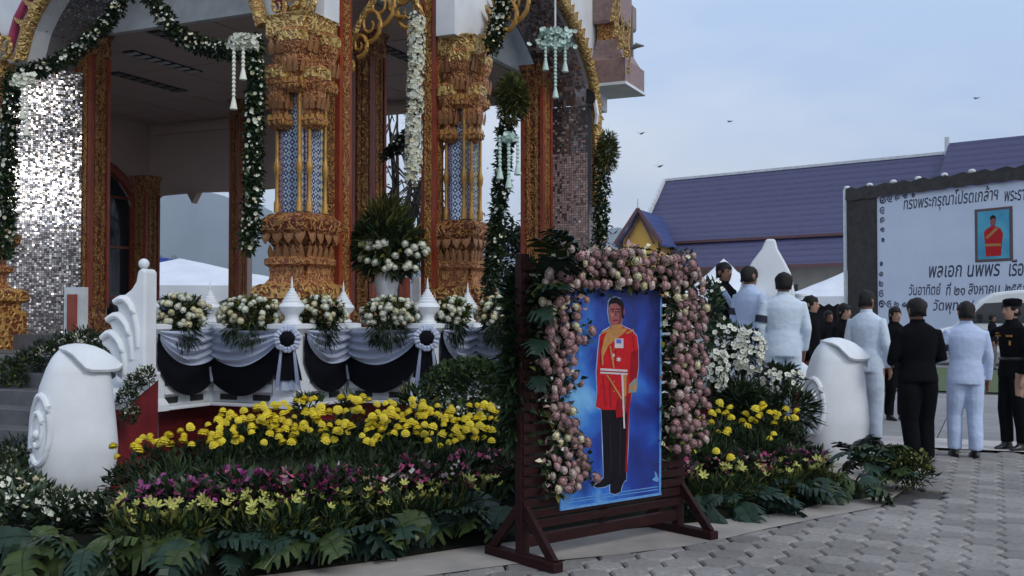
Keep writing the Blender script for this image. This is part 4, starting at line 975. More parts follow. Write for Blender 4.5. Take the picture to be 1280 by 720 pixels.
LABM2 = 'yellow marigold plant in the bed between portrait stand and right newel'
random.seed(21)
for (x, y) in [(165, 575), (185, 553), (215, 560), (240, 545), (265, 562), (290, 548), (320, 535), (345, 548), (372, 530), (395, 545), (420, 528), (440, 542), (470, 530), (495, 545), (520, 528), (545, 540), (570, 530), (595, 545), (618, 532), (335, 520), (380, 512), (430, 510), (470, 515), (510, 515), (550, 518), (600, 520), (300, 525), (455, 556), (560, 556)]:
    Y = 8.05 + (x - 165) / 455 * .75 - (y - 540) * .012
    p = at(x, y, Y); b = max(.22, p.z - .47)
    marigold_plant((p.x, p.y, b), random.randint(11, 15) if y < 556 else 4, 'marigolds in the left bed', LABM, p.z - b + .05)
for (x, y) in [(880, 525), (900, 515), (925, 520), (950, 528), (968, 512), (985, 520), (905, 545), (960, 545), (890, 565)]:
    Y = 9.2 + (x - 880) / 110 * .5 - (y - 520) * .012
    p = at(x, y, Y); b = max(.2, p.z - .45)
    marigold_plant((p.x, p.y, b), random.randint(6, 9) if y < 540 else 3, 'marigolds in the right bed', LABM2, p.z - b + .03)
# ferny foliage between rows
for i in range(78):
    s = random.uniform(160, 650) if i < 58 else random.uniform(880, 1030)
    p = bed(s, random.uniform(.75, 1.35) * (1 if s < 700 else .8)); t = thing('fern', 'feathery dark green fern filling between the flower rows', 'fern', (p.x, p.y, .2), random.uniform(0, 6), 'ferns between flower rows')
    put('fronds', random.choice(FOL_F), t, (0, 0, 0), s=random.uniform(.8, 1.15))
# purple and magenta orchids, lime lilies
def spray_mesh(mats, n=80):
    V = []; mb = MB()
    for k in range(n):
        a = random.uniform(0, 6.28); r = .15 * math.sqrt(random.random()); c = Vector((r * math.cos(a), r * math.sin(a), .27 + random.uniform(-.09, .06) - r * .3))
        q = Vector((random.gauss(0, .6), random.gauss(0, .6) - .5, .7)).to_track_quat('Z', 'Y'); sc_ = random.uniform(.36, .72)
        m2 = MB(); petal_ring(m2, 4, .002, .036, 0, .008, .017, 0, random.random()); mi = 0 if random.random() < .7 else 1
        mb.add([c + q @ (Vector(v) * sc_) for v in m2.v], m2.f, mi)
    return mb.mesh('blossoms', [MT[m] for m in mats])
PURP = [spray_mesh(('purple', 'magfl')) for _ in range(2)]; MAGE = [spray_mesh(('magfl', 'palepink')) for _ in range(2)]; WHSP = [spray_mesh(('whitefl', 'creamfl'), 56) for _ in range(2)]; YELSP = [spray_mesh(('leaf_yel', 'lily'), 50) for _ in range(2)]
def spray(name, label, cat, p, fol, bl, group, s=1):
    t = thing(name, label, cat, p, random.uniform(0, 6), group)
    put('foliage', random.choice(fol), t, (0, 0, 0), s=s); o = put('blossoms', random.choice(bl), t, (0, 0, 0), s=s)
    return t
for i in range(32):
    s = 150 + i * 15.6 + random.uniform(-6, 6); p = bed(s, random.uniform(.55, .85))
    mag = s > 430 or (330 < s < 370)
    spray('orchid_plant', ('dusky magenta' if mag else 'deep purple') + ' orchid plant in the row before the left marigolds', 'orchid', (p.x, p.y, .17 + random.uniform(-.03, .05)), FOL_P, MAGE if mag else PURP, 'magenta orchids, left bed' if mag else 'purple orchids, left bed', random.uniform(.85, 1.1))
for i in range(11):
    s = 880 + i * 17; p = bed(s, random.uniform(.45, .7))
    spray('orchid_plant', 'mauve orchid plant in the row before the right marigolds', 'orchid', (p.x, p.y, .14), FOL_P, PURP if i % 3 else MAGE, 'mauve orchids, right bed', .9)
def lily_plant(p, label, group, nf, s=1):
    t = thing('lily_plant', label, 'lily', p, random.uniform(0, 6), group)
    put('foliage', random.choice(FOL_L), t, (0, 0, 0), s=s)
    for k in range(nf):
        a = random.uniform(0, 6.28); r = .13 * math.sqrt(random.random())
        put('lily', LILY, t, (r * math.cos(a), r * math.sin(a), .25 * s + random.uniform(-.03, .07)), (random.uniform(.3, 1.0), random.uniform(-.6, .6), random.uniform(-1, 1)), random.uniform(.45, .8))
for i in range(26):
    s = 150 + i * 19 + random.uniform(-6, 6); p = bed(s, random.uniform(.28, .55)); lily_plant((p.x, p.y, .1), 'lime yellow lily plant above the big leaves of the left bed', 'lime lilies, left bed', random.randint(4, 6), random.uniform(.85, 1.15))
for i in range(11):
    s = 880 + i * 17; p = bed(s, random.uniform(.2, .4)); lily_plant((p.x, p.y, .07), 'lime yellow lily plant above the big leaves of the right bed', 'lime lilies, right bed', random.randint(3, 5), .9)
# big philodendron leaves along the edge
for i in range(74):
    s = 20 + i * 8.5 + random.uniform(-5, 5)
    if 640 < s < 870 and i % 2: pass
    p = bed(s, random.uniform(.1, .36)); o = link('philodendron_leaf', random.choice(PHILO)); o.location = (p.x, p.y, random.uniform(.1, .24))
    o.rotation_euler = (random.uniform(-.95, .25), random.uniform(-.7, .7), math.pi + random.uniform(-1.3, 1.3)); k = random.uniform(.38, .72); o.scale = (k, k, k)
    tag(o, 'large lobed dark leaf laid along the front edge of the left bed', 'leaf', 'edging leaves, left bed')
for i in range(34):
    s = 868 + i * 7.4 + random.uniform(-4, 4); p = bed(s, random.uniform(.06, .34)); o = link('philodendron_leaf', random.choice(PHILO)); o.location = (p.x, p.y, random.uniform(.08, .2))
    o.rotation_euler = (random.uniform(-.9, .25), random.uniform(-.7, .7), math.pi + random.uniform(-1.4, 1.4)); k = random.uniform(.38, .68); o.scale = (k, k, k)
    tag(o, 'large lobed dark leaf laid along the edge of the right bed', 'leaf', 'edging leaves, right bed')
# shrub by the right newel: upright leaves and a yellow tuft
for i in range(22):
    p = at(1085 + random.uniform(-32, 40), 590 + random.uniform(-25, 22), 9.5 + random.uniform(-.25, .25)); o = link('philodendron_leaf', random.choice(PHILO)); o.location = (p.x, p.y, max(.14, p.z))
    o.rotation_euler = (random.uniform(-.2, .9), random.uniform(-.5, .5), math.pi + random.uniform(-1.5, 1.5)); k = random.uniform(.4, .65); o.scale = (k, k, k)
    tag(o, 'upright lobed blue-green leaf in the clump before the right newel', 'leaf', 'leaf clump at the right newel')
for (x, y, s) in ((1140, 598, 1.0), (1128, 588, .8), (1152, 610, .8)):
    p = at(x, y + 22, 9.45); spray('yellow_tuft', 'bright yellow flower tuft at the tip of the right bed', 'flowers', (p.x, p.y, .06), FOL_L, YELSP, 'yellow tufts at the right tip', s)
for (x, y) in ((1100, 572), (1112, 562)):
    p = at(x, y + 20, 10.2); spray('white_flower_plant', 'small white flowers beside the black suited man', 'flowers', (p.x, p.y, .0), FOL_P, WHSP, 'white flowers by the black suit', .9)
# white flowering plants behind the marigolds near the stand, and the clipped bush
for (x, y) in ((540, 512), (562, 506), (585, 512), (610, 508), (628, 520), (600, 528), (640, 505), (632, 536)):
    p = at(x, y, 9.3); spray('white_flower_plant', 'white flowered plant between the clipped bush and the marigolds', 'flowers', (p.x, p.y, p.z - .3), FOL_P, WHSP, 'white flowers below the bush', 1.05)
bp0 = at(588, 486, 9.75)
bt = thing('round_bush', 'dense clipped dark green bush below the second large rosette', 'bush', (bp0.x, bp0.y, .5))
bush('foliage', 4200, (0, 0, bp0.z - .5), (.46, .35, .28), .05, .016, [MT['leaf_dark'], MT['leaf_mid'], MT['leaf_bush']], bt, .6, .4, (.2, .4, .4))
MB().tube([(0, 0, -.1), (0.02, 0, .3)], .03).build('stem', MT['wood'], bt)
for (x, y, r) in ((385, 505, .12), (520, 500, .14), (300, 530, .1), (440, 498, .1)):
    p = at(x, y, 9.35); t = thing('marigold_seedling', 'loose green sprig rising behind the marigolds', 'plant', (p.x, p.y, p.z - .15), 0, 'green sprigs behind the marigolds')
    put('foliage', random.choice(FOL_L), t, (0, 0, 0), s=r / .12)
# left foreground: white flowered bushes round the newel and along the steps
for (x, y, Y, s) in ((30, 655, 8.0, 1.1), (60, 665, 7.8, 1.0), (95, 675, 7.6, .9), (25, 685, 7.5, 1.1), (70, 690, 7.4, 1.0), (120, 665, 7.8, .8), (12, 625, 8.4, 1.1), (35, 632, 8.3, .8), (130, 680, 7.5, .9), (8, 655, 7.9, 1.1)):
    p = at(x, y, Y); spray('white_flower_plant', 'grey-green plant with small white flowers round the foot of the big newel', 'flowers', (p.x, p.y, max(0, p.z - .28)), FOL_P, WHSP, 'white flowers at the big newel', s)
for (x, y, Y) in ((20, 556, 9.2), (12, 575, 9.0), (40, 580, 9.0), (5, 598, 8.8), (32, 600, 8.8)):
    p = at(x, y, Y); spray('trailing_plant', 'dark trailing plant with pale buds spilling down the grey steps', 'plant', (p.x, p.y, p.z - .25), FOL_M, WHSP, 'plants spilling on the steps', .8)
for (x, y, Y, w_) in ((12, 455, 11.4, 0), (35, 445, 11.3, 0), (58, 432, 11.2, 1), (80, 425, 11.1, 1), (102, 418, 10.9, 1), (122, 425, 10.6, 1), (140, 432, 10.3, 1), (20, 470, 11.2, 0), (110, 440, 10.7, 0), (85, 438, 11.0, 0)):
    p = at(x, y, Y); spray('terrace_plant', 'leafy plant with cream and white flowers banked beside the left flame newel' if w_ else 'leafy green plant banked on the terrace under the mirror pillar', 'plant', (p.x, p.y, p.z - .22), FOL_M, WHSP if w_ else YELSP, 'flowers banked on the terrace' if w_ else 'greenery under the mirror pillar', .75)
for (x, y, Y) in ((168, 472, 9.4), (182, 462, 9.45), (158, 490, 9.35), (163, 512, 9.3)):
    p = at(x, y, Y); spray('trailing_plant', 'small grey leaved plant with white flowers on the red stair wall', 'plant', (p.x, p.y, p.z - .12), FOL_P, WHSP, 'plants on the red stair wall', .5)

# ------------------------------------------------------------------ rose boxes on the balustrade
def rose_spread(t, n, c, r, kinds, front=True, sz=1):
    for k in range(int(n * 1.75)):
        while True:
            d = Vector((random.gauss(0, 1), random.gauss(0, 1), random.gauss(0, 1))).normalized()
            if (not front or d.y < .25) and d.z > -.55: break
        p = Vector(c) + Vector((d.x * r[0], d.y * r[1], d.z * r[2])) * random.uniform(1.0, 1.18)
        o = put('rose', random.choice(kinds), t, p, face_rot(d + Vector((0, -.4, .1))), random.uniform(.62, 1.02) * sz)
def rose_box(label, x, y, Y, r, n):
    p = at(x, y, Y); t = thing('rose_arrangement', label, 'flower arrangement', (p.x, p.y, RZ), 0)
    c = (0, 0, p.z - RZ)
    bush('foliage', 900, c, (r[0], r[1], r[2]), .075, .014, [MT['leaf_dark'], MT['leaf_mid'], MT['leaf_yel']], t, .4, .2, (.3, .3, .4))
    bush('hanging_fern', 300, (c[0], -.12, c[2] - r[2] * 1.1), (r[0] * .8, r[1] * .6, r[2] * .9), .12, .008, [MT['leaf_dark'], MT['leaf_grey']], t, .3, -.9, (.85, .15))
    rose_spread(t, n, c, (r[0] * 1.05, r[1] * 1.05, r[2] * 1.05), [ROSE_W, ROSE_W, ROSE_C])
rose_box('white and cream rose mound on the rail beside the left flame newel', 226, 393, 10.6, (.25, .2, .17), 34)
rose_box('white rose mound on the rail below the gilt pier base', 312, 392, 10.75, (.27, .2, .15), 34)
rose_box('white rose mound on the rail just past the first large rosette', 402, 392, 10.95, (.22, .2, .16), 30)
rose_box('white rose mound on the rail below the white urn', 487, 393, 11.1, (.27, .2, .16), 36)
rose_box('cream and white rose mound on the rail just past the second large rosette', 566, 392, 11.3, (.17, .18, .15), 22)
rose_box('cream and white rose mound on the rail half behind the portrait stand', 625, 393, 11.4, (.22, .2, .16), 28)
# ------------------------------------------------------------------ urn with big arrangement
up = at(483, 378, 12.6)
urn = thing('urn', 'white pedestal urn in the narrow bay between the gilt piers', 'urn', (up.x, up.y, TZ))
uz = at(483, 341, 12.6).z - TZ
MB().lathe([(.13, 0), (.13, .06), (.07, .1), (.05, .18), (.06, .25), (.11, uz - .28), (.15, uz - .12), (.16, uz - .03), (.175, uz), (.14, uz), (.12, uz - .05)], 20).build('bowl', MT['white_dirty'], urn, smooth=True)
MB().box((0, 0, .015), (.3, .3, .03)).build('foot', MT['white_dirty'], urn)
ub = thing('urn_arrangement', 'tall mound of white roses and yellow-green leaves in the white urn', 'flower arrangement', (up.x, up.y, TZ + uz))
bush('foliage', 2400, (0, 0, .3), (.4, .34, .36), .15, .02, [MT['leaf_dark'], MT['leaf_mid'], MT['leaf_yel']], ub, .3, .25, (.45, .3, .25))
bush('top_leaves', 500, (-.02, 0, .6), (.22, .2, .24), .18, .014, [MT['leaf_yel'], MT['leaf_mid']], ub, .2, .9, (.7, .3))
for k in range(30):
    a = random.uniform(-.35, .42); put('rose', ROSE_W, ub, (a + .08, -.36 * math.sqrt(max(.1, 1 - (a / .45) ** 2)), random.uniform(.02, .36)), face_rot((a, -1, .4)), random.uniform(.9, 1.35))

# ------------------------------------------------------------------ garlands
def garland(name, label, pts, r, nleaf, nflow, fl='whitefl', lf=('leaf_dark', 'leaf_mid'), lpr=(.72, .28), lsz=.07, cat='garland', fs=.02):
    pts = [Vector(p) for p in pts]; o = pts[0].copy(); t = thing(name, label, cat, o.to_tuple())
    segs = [(b - a).length for a, b in zip(pts, pts[1:])]; tot = sum(segs); cum = np.concatenate([[0], np.cumsum(segs)])
    def samp(n):
        s = rng.random(n) * tot; i = np.clip(np.searchsorted(cum, s) - 1, 0, len(segs) - 1); f = ((s - cum[i]) / np.array(segs)[i])[:, None]
        A = np.array([p - o for p in pts]); return A[i] * (1 - f) + A[i + 1] * f
    P = samp(nleaf); d = unit(rng.normal(0, 1, (nleaf, 3))); P = P + d * (r * rng.uniform(.3, 1.0, nleaf))[:, None]
    V, F = leaves(P, d + rng.normal(0, .5, (nleaf, 3)), lsz * rng.uniform(.6, 1.3, nleaf), lsz * .3 * rng.uniform(.7, 1.2, nleaf))
    link('greenery', npmesh('greenery', V, F, [MT[m] for m in lf], np.repeat(rng.choice(len(lf), nleaf, p=lpr), 2)), t)
    mb = MB(); Q = samp(nflow); dd = unit(rng.normal(0, 1, (nflow, 3)) + [0, -.9, 0])
    base = MB(); petal_ring(base, 5, .004, 1, 0, .35, .5, 0, 0, .1)
    for q, d1 in zip(Q, dd):
        qq = Vector(d1).to_track_quat('Z', 'Y'); c = Vector(q) + Vector(d1) * r * 1.02; s = fs * random.uniform(.6, 1.35)
        mb.add([c + qq @ (Vector(v) * s) for v in base.v], base.f, 0 if random.random() < .7 else 1)
    link('small_flowers', mb.mesh('small_flowers', [MT[fl], MT['creamfl']]), t)['kind'] = 'stuff'
    return t
def pp(lst): return [lw(*wl(at(x, y, Y))) for x, y, Y in lst]
garland('arch_garland', 'leafy garland with small white flowers swagged down to the gilt corner pier', pp([(188, -8, 12.9), (205, 22, 12.6), (225, 45, 12.4), (252, 57, 12.15), (280, 64, 11.95), (306, 62, 11.7)]), .1, 1500, 120)
garland('arch_garland', 'leafy garland with small white flowers rising from the mirror pillar', pp([(156, -8, 13.3), (140, 20, 13.3), (118, 45, 13.3), (88, 70, 13.35), (55, 85, 13.3), (22, 95, 13.2)]), .1, 1700, 140)
garland('hanging_garland', 'dark leafy garland hanging down the gilt corner pier', pp([(316, 50, 11.5), (320, 110, 11.5), (316, 180, 11.5), (317, 240, 11.5), (310, 312, 11.5)]), .1, 2600, 160)
garland('hanging_garland', 'dark leafy garland hanging beside the bright mirror pillar', pp([(14, 95, 12.7), (12, 150, 12.7), (8, 230, 12.7), (8, 320, 12.7)]), .11, 2200, 120)
garland('hanging_garland', 'narrow dark garland hanging from a bushy tuft on the second pier', pp([(632, 150, 12.1), (628, 220, 12.1), (620, 290, 12.1), (612, 370, 12.1)]), .09, 2200, 50)
garland('hanging_garland', 'narrow dark garland hanging from a tuft on the far pier', pp([(752, 190, 15.8), (752, 250, 15.8), (750, 305, 15.8)]), .12, 1400, 40)
garland('white_garland', 'thick pale garland of white blossoms hanging in the narrow bay', pp([(521, 22, 12.2), (520, 80, 12.2), (518, 150, 12.2), (516, 224, 12.2)]), .095, 900, 900, lf=('leaf_grey', 'leaf_mid'), lpr=(.7, .3), lsz=.05, fs=.024)
garland('black_swag', 'dark swagged cord behind the pale garland', pp([(480, 195, 14), (492, 188, 14), (505, 176, 14), (516, 160, 14)]), .07, 500, 4)
garland('arch_garland', 'short dark garland with white flowers beside the second pier arch', pp([(632, -6, 12.5), (622, 30, 12.4), (615, 60, 12.3)]), .09, 700, 70)
def tuft(label, x, y, Y, rx, rz, n, mats, pr):
    p = at(x, y, Y); t = thing('leaf_tuft', label, 'greenery', p.to_tuple())
    bush('foliage', n, (0, 0, 0), (rx, rx * .8, rz), .085, .009, [MT[m] for m in mats], t, .15, .3, pr)
tuft('bushy yellow-green tuft at the top of the second pier garland', 640, 124, 12.0, .17, .28, 1900, ('leaf_yel', 'leaf_mid', 'leaf_dark'), (.75, .18, .07))
tuft('yellow-green tuft above the far pier garland', 759, 190, 15.7, .15, .32, 1500, ('leaf_yel', 'leaf_mid', 'leaf_dark'), (.65, .25, .1))
def tassel(label, x, y, Y, w_, drops, mat):
    p = at(x, y, Y); t = thing('flower_tassel', label, 'tassel', p.to_tuple())
    mb = MB(); base = MB(); petal_ring(base, 5, .004, 1, 0, .35, .5, 0, 0, .1)
    for k in range(150):
        c = Vector((random.gauss(0, w_ * .45), random.uniform(-.06, .06), random.uniform(-w_ * .55, w_ * .5))); qq = Vector((random.gauss(0, .6), -1, random.gauss(0, .6))).to_track_quat('Z', 'Y'); s = .03 * random.uniform(.7, 1.3)
        mb.add([c + qq @ (Vector(v) * s) for v in base.v], base.f)
    mb.build('blossom_head', MT[mat], t)['kind'] = 'stuff'
    for (dx, ln) in drops:
        mb = MB(); mb.tube([(dx, -.03, 0), (dx, -.03, -ln)], .012, 6)
        k = 0
        while k * .045 < ln: mb.ball((dx, -.03, -k * .045), (.022, .022, .024), 6, 4); k += 1
        mb.lathe([(.012, -ln + .02), (.03, -ln - .06), (.042, -ln - .12), (.03, -ln - .13)], 8, (dx, -.03, 0)); mb.build('drop', MT[mat], t, smooth=True)
tassel('white blossom tassel with long drops where the garland meets the corner pier', 305, 52, 11.35, .14, ((-.1, .62), (0, .3)), 'whitefl')
tassel('mint white blossom tassel hanging in the short side arch', 694, 48, 12.9, .22, ((0, .62), (-.12, .28), (.12, .3)), 'mint')
tassel('white blossom tassel with short drops beside the mirror pillar', 30, 100, 12.5, .12, ((.0, .35), (.05, .55)), 'whitefl')
tassel('white blossom drops hanging from the second pier tuft', 636, 172, 11.85, .06, ((-.1, .35), (.0, .45), (.1, .3)), 'mint')
p = at(668, 4, 12.95)
tas = [o for o in bpy.data.objects if o.get('label', '').startswith('mint white blossom tassel')][0]
(MB().tube([p - at(694, 30, 12.9) for p in [at(694, -30, 12.9), at(694, 32, 12.9)]], .012).build('hanging_cord', MT['white_dirty'], tas))

# ------------------------------------------------------------------ right wreaths and white orchids near the uniformed men
def wreath(label, x, y, Y, rx, rz, n, nf):
    p = at(x, y, Y); t = thing('orchid_wreath', label, 'wreath', (p.x, p.y, 0))
    c = (0, 0, p.z)
    bush('foliage', n, c, (rx, .2, rz), .09, .016, [MT['leaf_dark'], MT['leaf_mid'], MT['leaf_grey']], t, .35, .2, (.5, .3, .2))
    for k in range(int(nf * 1.6)):
        a = random.uniform(-1, 1); b = random.uniform(-1, 1)
        if a * a + b * b > 1: a *= .7; b *= .7
        put('orchid', ORCH, t, (a * rx, -.2 - random.uniform(0, .06), p.z + b * rz), face_rot((a * .8 + random.gauss(0, .3), -1, b * .6 + random.gauss(.2, .3))), random.uniform(.4, .8))
    MB().tube([(0, .05, 0), (0, .05, p.z)], .025).build('stake', MT['wood'], t)
wreath('dark leafy wreath with white orchids before the uniformed men', 903, 432, 10.6, .18, .24, 500, 20)
wreath('cluster of white orchids before the white coated man', 930, 438, 10.5, .17, .24, 260, 60)
wreath('spray of white orchids low behind the marigolds at the rose arch', 893, 460, 10.4, .1, .22, 200, 44)
wreath('low leafy spray with white roses below the white coated man', 972, 474, 10.6, .22, .14, 500, 30)
wreath('pale spray of long leaves beside the rose arch', 888, 385, 11.2, .12, .3, 420, 4)
for (x, y) in ((930, 490), (950, 498), (985, 490), (920, 478)):
    p = at(x, y, 10.3); t = thing('fern', 'arching green fern behind the right marigolds', 'fern', (p.x, p.y, p.z - .3), random.uniform(0, 6), 'ferns behind right marigolds'); put('fronds', random.choice(FOL_F), t, (0, 0, 0), s=1.25)
# ------------------------------------------------------------------ portrait stand
SL = (gnd(700, 718) + gnd(610, 690)) / 2; SR = (gnd(898, 677) + gnd(800, 655)) / 2
sdv = (SR - SL); SW = sdv.length; SA = math.atan2(sdv.y, sdv.x); SX = sdv.normalized(); SN = Vector((SX.y, -SX.x, 0))
def sl(x, y):
    """picture point on the stand's face -> (along, height)"""
    p = onplane(x, y, SL + SN * .03, SN); return ((p - SL).dot(SX), p.z)
st = thing('portrait_stand', 'dark red-brown slatted wooden stand carrying the portrait banner', 'stand', SL.to_tuple(), SA)
for x in (0, SW): MB().box((x, 0, 1.0), (.07, .06, 1.9)).build('post', MT['wood'], st, bevel=.004)
for x in (SW * .5,): MB().box((x, .02, 1.05), (.05, .04, 1.75)).build('post', MT['wood'], st, bevel=.004)
SLATM = MB().box((0, 0, 0), (SW + .05, .018, .048)).mesh('slat', MT['wood'])
for k in range(25): put('slat', SLATM, st, (SW / 2, -.035, .235 + k * .068), (random.uniform(-.03, .03), random.uniform(-.004, .004), 0))
MB().box((SW / 2, 0, .13), (SW, .05, .07)).build('bottom_rail', MT['wood'], st, bevel=.004)
for x in (0, SW):
    MB().box((x, 0, .03), (.08, .68, .06)).build('foot', MT['wood'], st, bevel=.005)
    for s in (-1, 1): MB().bar((x, s * .3, .05), (x, s * .03, .34), .035, .06).build('brace', MT['wood'], st)
# banner
(b0, z0), (b1, z0b), (_, z1) = sl(697, 638), sl(823, 618), sl(826, 362); z0 = (z0 + z0b) / 2
bn = thing('portrait_banner', 'blue printed banner with a standing man in red uniform', 'banner', (SL + SN * .05).to_tuple(), SA)
m, n_, l_, b_ = newmat('blue_cloud_print'); b_.inputs['Roughness'].default_value = .45
tc = n_.new('ShaderNodeTexCoord'); nz_ = n_.new('ShaderNodeTexNoise'); nz_.inputs['Scale'].default_value = 2.6; nz_.inputs['Detail'].default_value = 5; nz_.inputs['Distortion'].default_value = .4
gr = n_.new('ShaderNodeSeparateXYZ'); l_.new(tc.outputs['Object'], gr.inputs[0]); l_.new(tc.outputs['Object'], nz_.inputs['Vector'])
a1 = n_.new('ShaderNodeMath'); a1.operation = 'MULTIPLY_ADD'; a1.inputs[1].default_value = -.33; a1.inputs[2].default_value = .36; l_.new(gr.outputs[0], a1.inputs[0])
a2 = n_.new('ShaderNodeMath'); a2.operation = 'MULTIPLY_ADD'; a2.inputs[1].default_value = -.1; l_.new(gr.outputs[2], a2.inputs[0]); l_.new(a1.outputs[0], a2.inputs[2])
a3 = n_.new('ShaderNodeMath'); a3.operation = 'ADD'; l_.new(nz_.outputs['Fac'], a3.inputs[0]); l_.new(a2.outputs[0], a3.inputs[1])
r_ = n_.new('ShaderNodeValToRGB'); e_ = r_.color_ramp.elements; e_[0].position = .3; e_[0].color = (.003, .01, .12, 1); e_[1].position = .85; e_[1].color = (.2, .5, .75, 1)
k_ = e_.new(.46); k_.color = (.006, .035, .28, 1); k_ = e_.new(.62); k_.color = (.02, .14, .5, 1)
l_.new(a3.outputs[0], r_.inputs[0]); l_.new(r_.outputs[0], b_.inputs['Base Color'])
MB().box(((b0 + b1) / 2, 0, (z0 + z1) / 2), (b1 - b0, .012, z1 - z0)).build('panel', m, bn)
def pr(c, rough=.6): return pm('print_%02d' % len(bpy.data.materials), c, tuple(x * .8 for x in c), 30, rough, spec=.15)
PC = dict(halo=pr((.35, .5, .75)), red=pr((.5, .012, .018)), dred=pr((.28, .008, .015)), black=pr((.006, .005, .009)), skin=pr((.3, .1, .1)), gold=pr((.45, .22, .07)), white=pr((.6, .5, .52)), border=pr((.02, .1, .4)), line=pr((.12, .3, .6)), hairp=pr((.012, .008, .01)), blue=pr((.1, .15, .5)), grey=pr((.25, .25, .2)), skind=pr((.17, .05, .055)), skinl=pr((.4, .17, .15)), crease=pr((.025, .02, .035)))
_lay = [0]
def prn(name, pts, c, lay):
    q = [sl(x, y) for x, y in pts]; mb = MB(); y = -.007 - .0012 * lay
    mb.add([(a, y, z) for a, z in q], [tuple(range(len(q)))]); 
    me = mb.mesh(name, PC[c]); bm = bmesh.new(); bm.from_mesh(me); bmesh.ops.triangulate(bm, faces=bm.faces); bm.to_mesh(me); bm.free()
    return link(name, me, bn)
head = [(757, 377), (760, 373), (766, 371.5), (772, 374), (775, 380), (775, 395), (773, 404), (768, 410), (762, 409), (758, 402), (756.5, 390)]
coat = [(762, 407), (757, 410), (750, 414), (746, 420), (744, 440), (742, 465), (743, 490), (741, 508), (750, 512), (768, 512), (783, 510), (786, 490), (791, 480), (794, 460), (794, 436), (792, 420), (786, 413), (777, 409), (772, 406)]
trou = [(748, 510), (750, 560), (751, 596), (750, 600), (779, 600), (781, 560), (783, 509)]
def grow(p, k): 
    cx = sum(a for a, _ in p) / len(p); cy = sum(b for _, b in p) / len(p); out = []
    for a, b in p:
        d = math.hypot(a - cx, b - cy); out.append((a + (a - cx) / d * k, b + (b - cy) / d * k))
    return out
sh1 = [(751, 596), (766, 598), (760, 604), (752, 608), (742, 609), (738, 606), (746, 602)]; sh2 = [(762, 598), (779, 597), (774, 606), (772, 614), (765, 617), (759, 615), (759, 606)]
for p in (head, coat, trou, sh1, sh2): prn('halo_print', grow(p, 1.1), 'halo', 0)
prn('trousers_print', trou, 'black', 1); prn('stripe_print', [(780.5, 510), (783, 510), (780, 590), (777.5, 590)], 'dred', 2)
prn('shoe_print', sh1, 'black', 2); prn('shoe_print', sh2, 'black', 2)
prn('tunic_print', coat, 'red', 3); prn('face_print', head, 'skin', 4)
prn('hair_print', [(756.5, 384), (757, 377), (760, 373), (766, 371.5), (772, 374), (775.5, 380), (775.5, 398), (773, 398), (772, 384), (766, 379), (759, 380)], 'hairp', 5)
prn('brow_print', [(759, 386), (764, 385.5), (764, 387), (759, 387.4)], 'hairp', 5); prn('brow_print', [(766, 385.5), (771, 386), (771, 387.4), (766, 387)], 'hairp', 5); prn('mouth_print', [(761.5, 400), (768.5, 399.5), (768, 401), (762, 401.4)], 'dred', 5)
prn('sleeve_print', [(785, 440), (794, 436), (794, 460), (790, 482), (784, 492), (783, 470)], 'dred', 4)
prn('cuff_print', [(782, 480), (790, 472), (793, 478), (791, 490), (781, 491)], 'grey', 5); prn('cuff_print', [(781, 484), (792, 481), (792, 484), (781, 487)], 'gold', 6)
prn('glove_print', [(768, 498), (784, 492), (783, 508), (776, 520), (766, 522), (765, 512)], 'dred', 5)
prn('sash_print', [(757, 410), (764, 412), (780, 410), (778, 414), (766, 424), (756, 432), (750, 445), (748, 452), (747, 440), (751, 422)], 'gold', 5)
prn('cord_print', [(747, 440), (749, 440), (750, 456), (748, 456)], 'gold', 6); prn('cord_print', [(757, 432), (759, 432), (764, 460), (762, 460)], 'gold', 6)
prn('collar_print', [(759, 407), (772, 405), (774, 410), (760, 413)], 'gold', 6)
prn('belt_print', [(746, 460), (780, 462), (780, 468.5), (746, 466.5)], 'white', 5); prn('belt_stripe_print', [(746, 462.8), (780, 464.6), (780, 466), (746, 464.2)], 'dred', 6)
prn('medal_bar_print', [(764, 423), (775, 423), (775, 435), (764, 435)], 'white', 5); prn('ribbon_print', [(766, 424), (772, 424), (772, 429), (766, 429)], 'blue', 6)
for (x, y, r) in ((762, 444, 3.2), (769, 449, 3.6)): prn('medal_print', [(x + r * (1 if k % 2 else .5) * math.cos(k * math.pi / 6), y + r * (1 if k % 2 else .5) * math.sin(k * math.pi / 6)) for k in range(12)], 'white', 5)
prn('sword_sling_print', [(772, 466), (774.5, 466), (777, 535), (775, 535)], 'white', 6); prn('tassel_print', [(775, 468), (779, 468), (778, 512), (774, 512)], 'gold', 5)
prn('cord_print', [(753, 468), (755, 468), (774, 498), (772, 499)], 'gold', 6)
for (a, b, c, d) in ((702, 624, 819, 607), (702, 627.5, 819, 610.5)): prn('border_print', [(a, b), (c, d), (c, d + 1.2), (a, b + 1.2)], 'line', 1)
prn('border_print', [(697, 634.5), (823, 614.8), (823, 618), (697, 638)], 'line', 1); prn('border_print', [(821.5, 370), (824, 370), (822.5, 616), (820, 616)], 'line', 1)
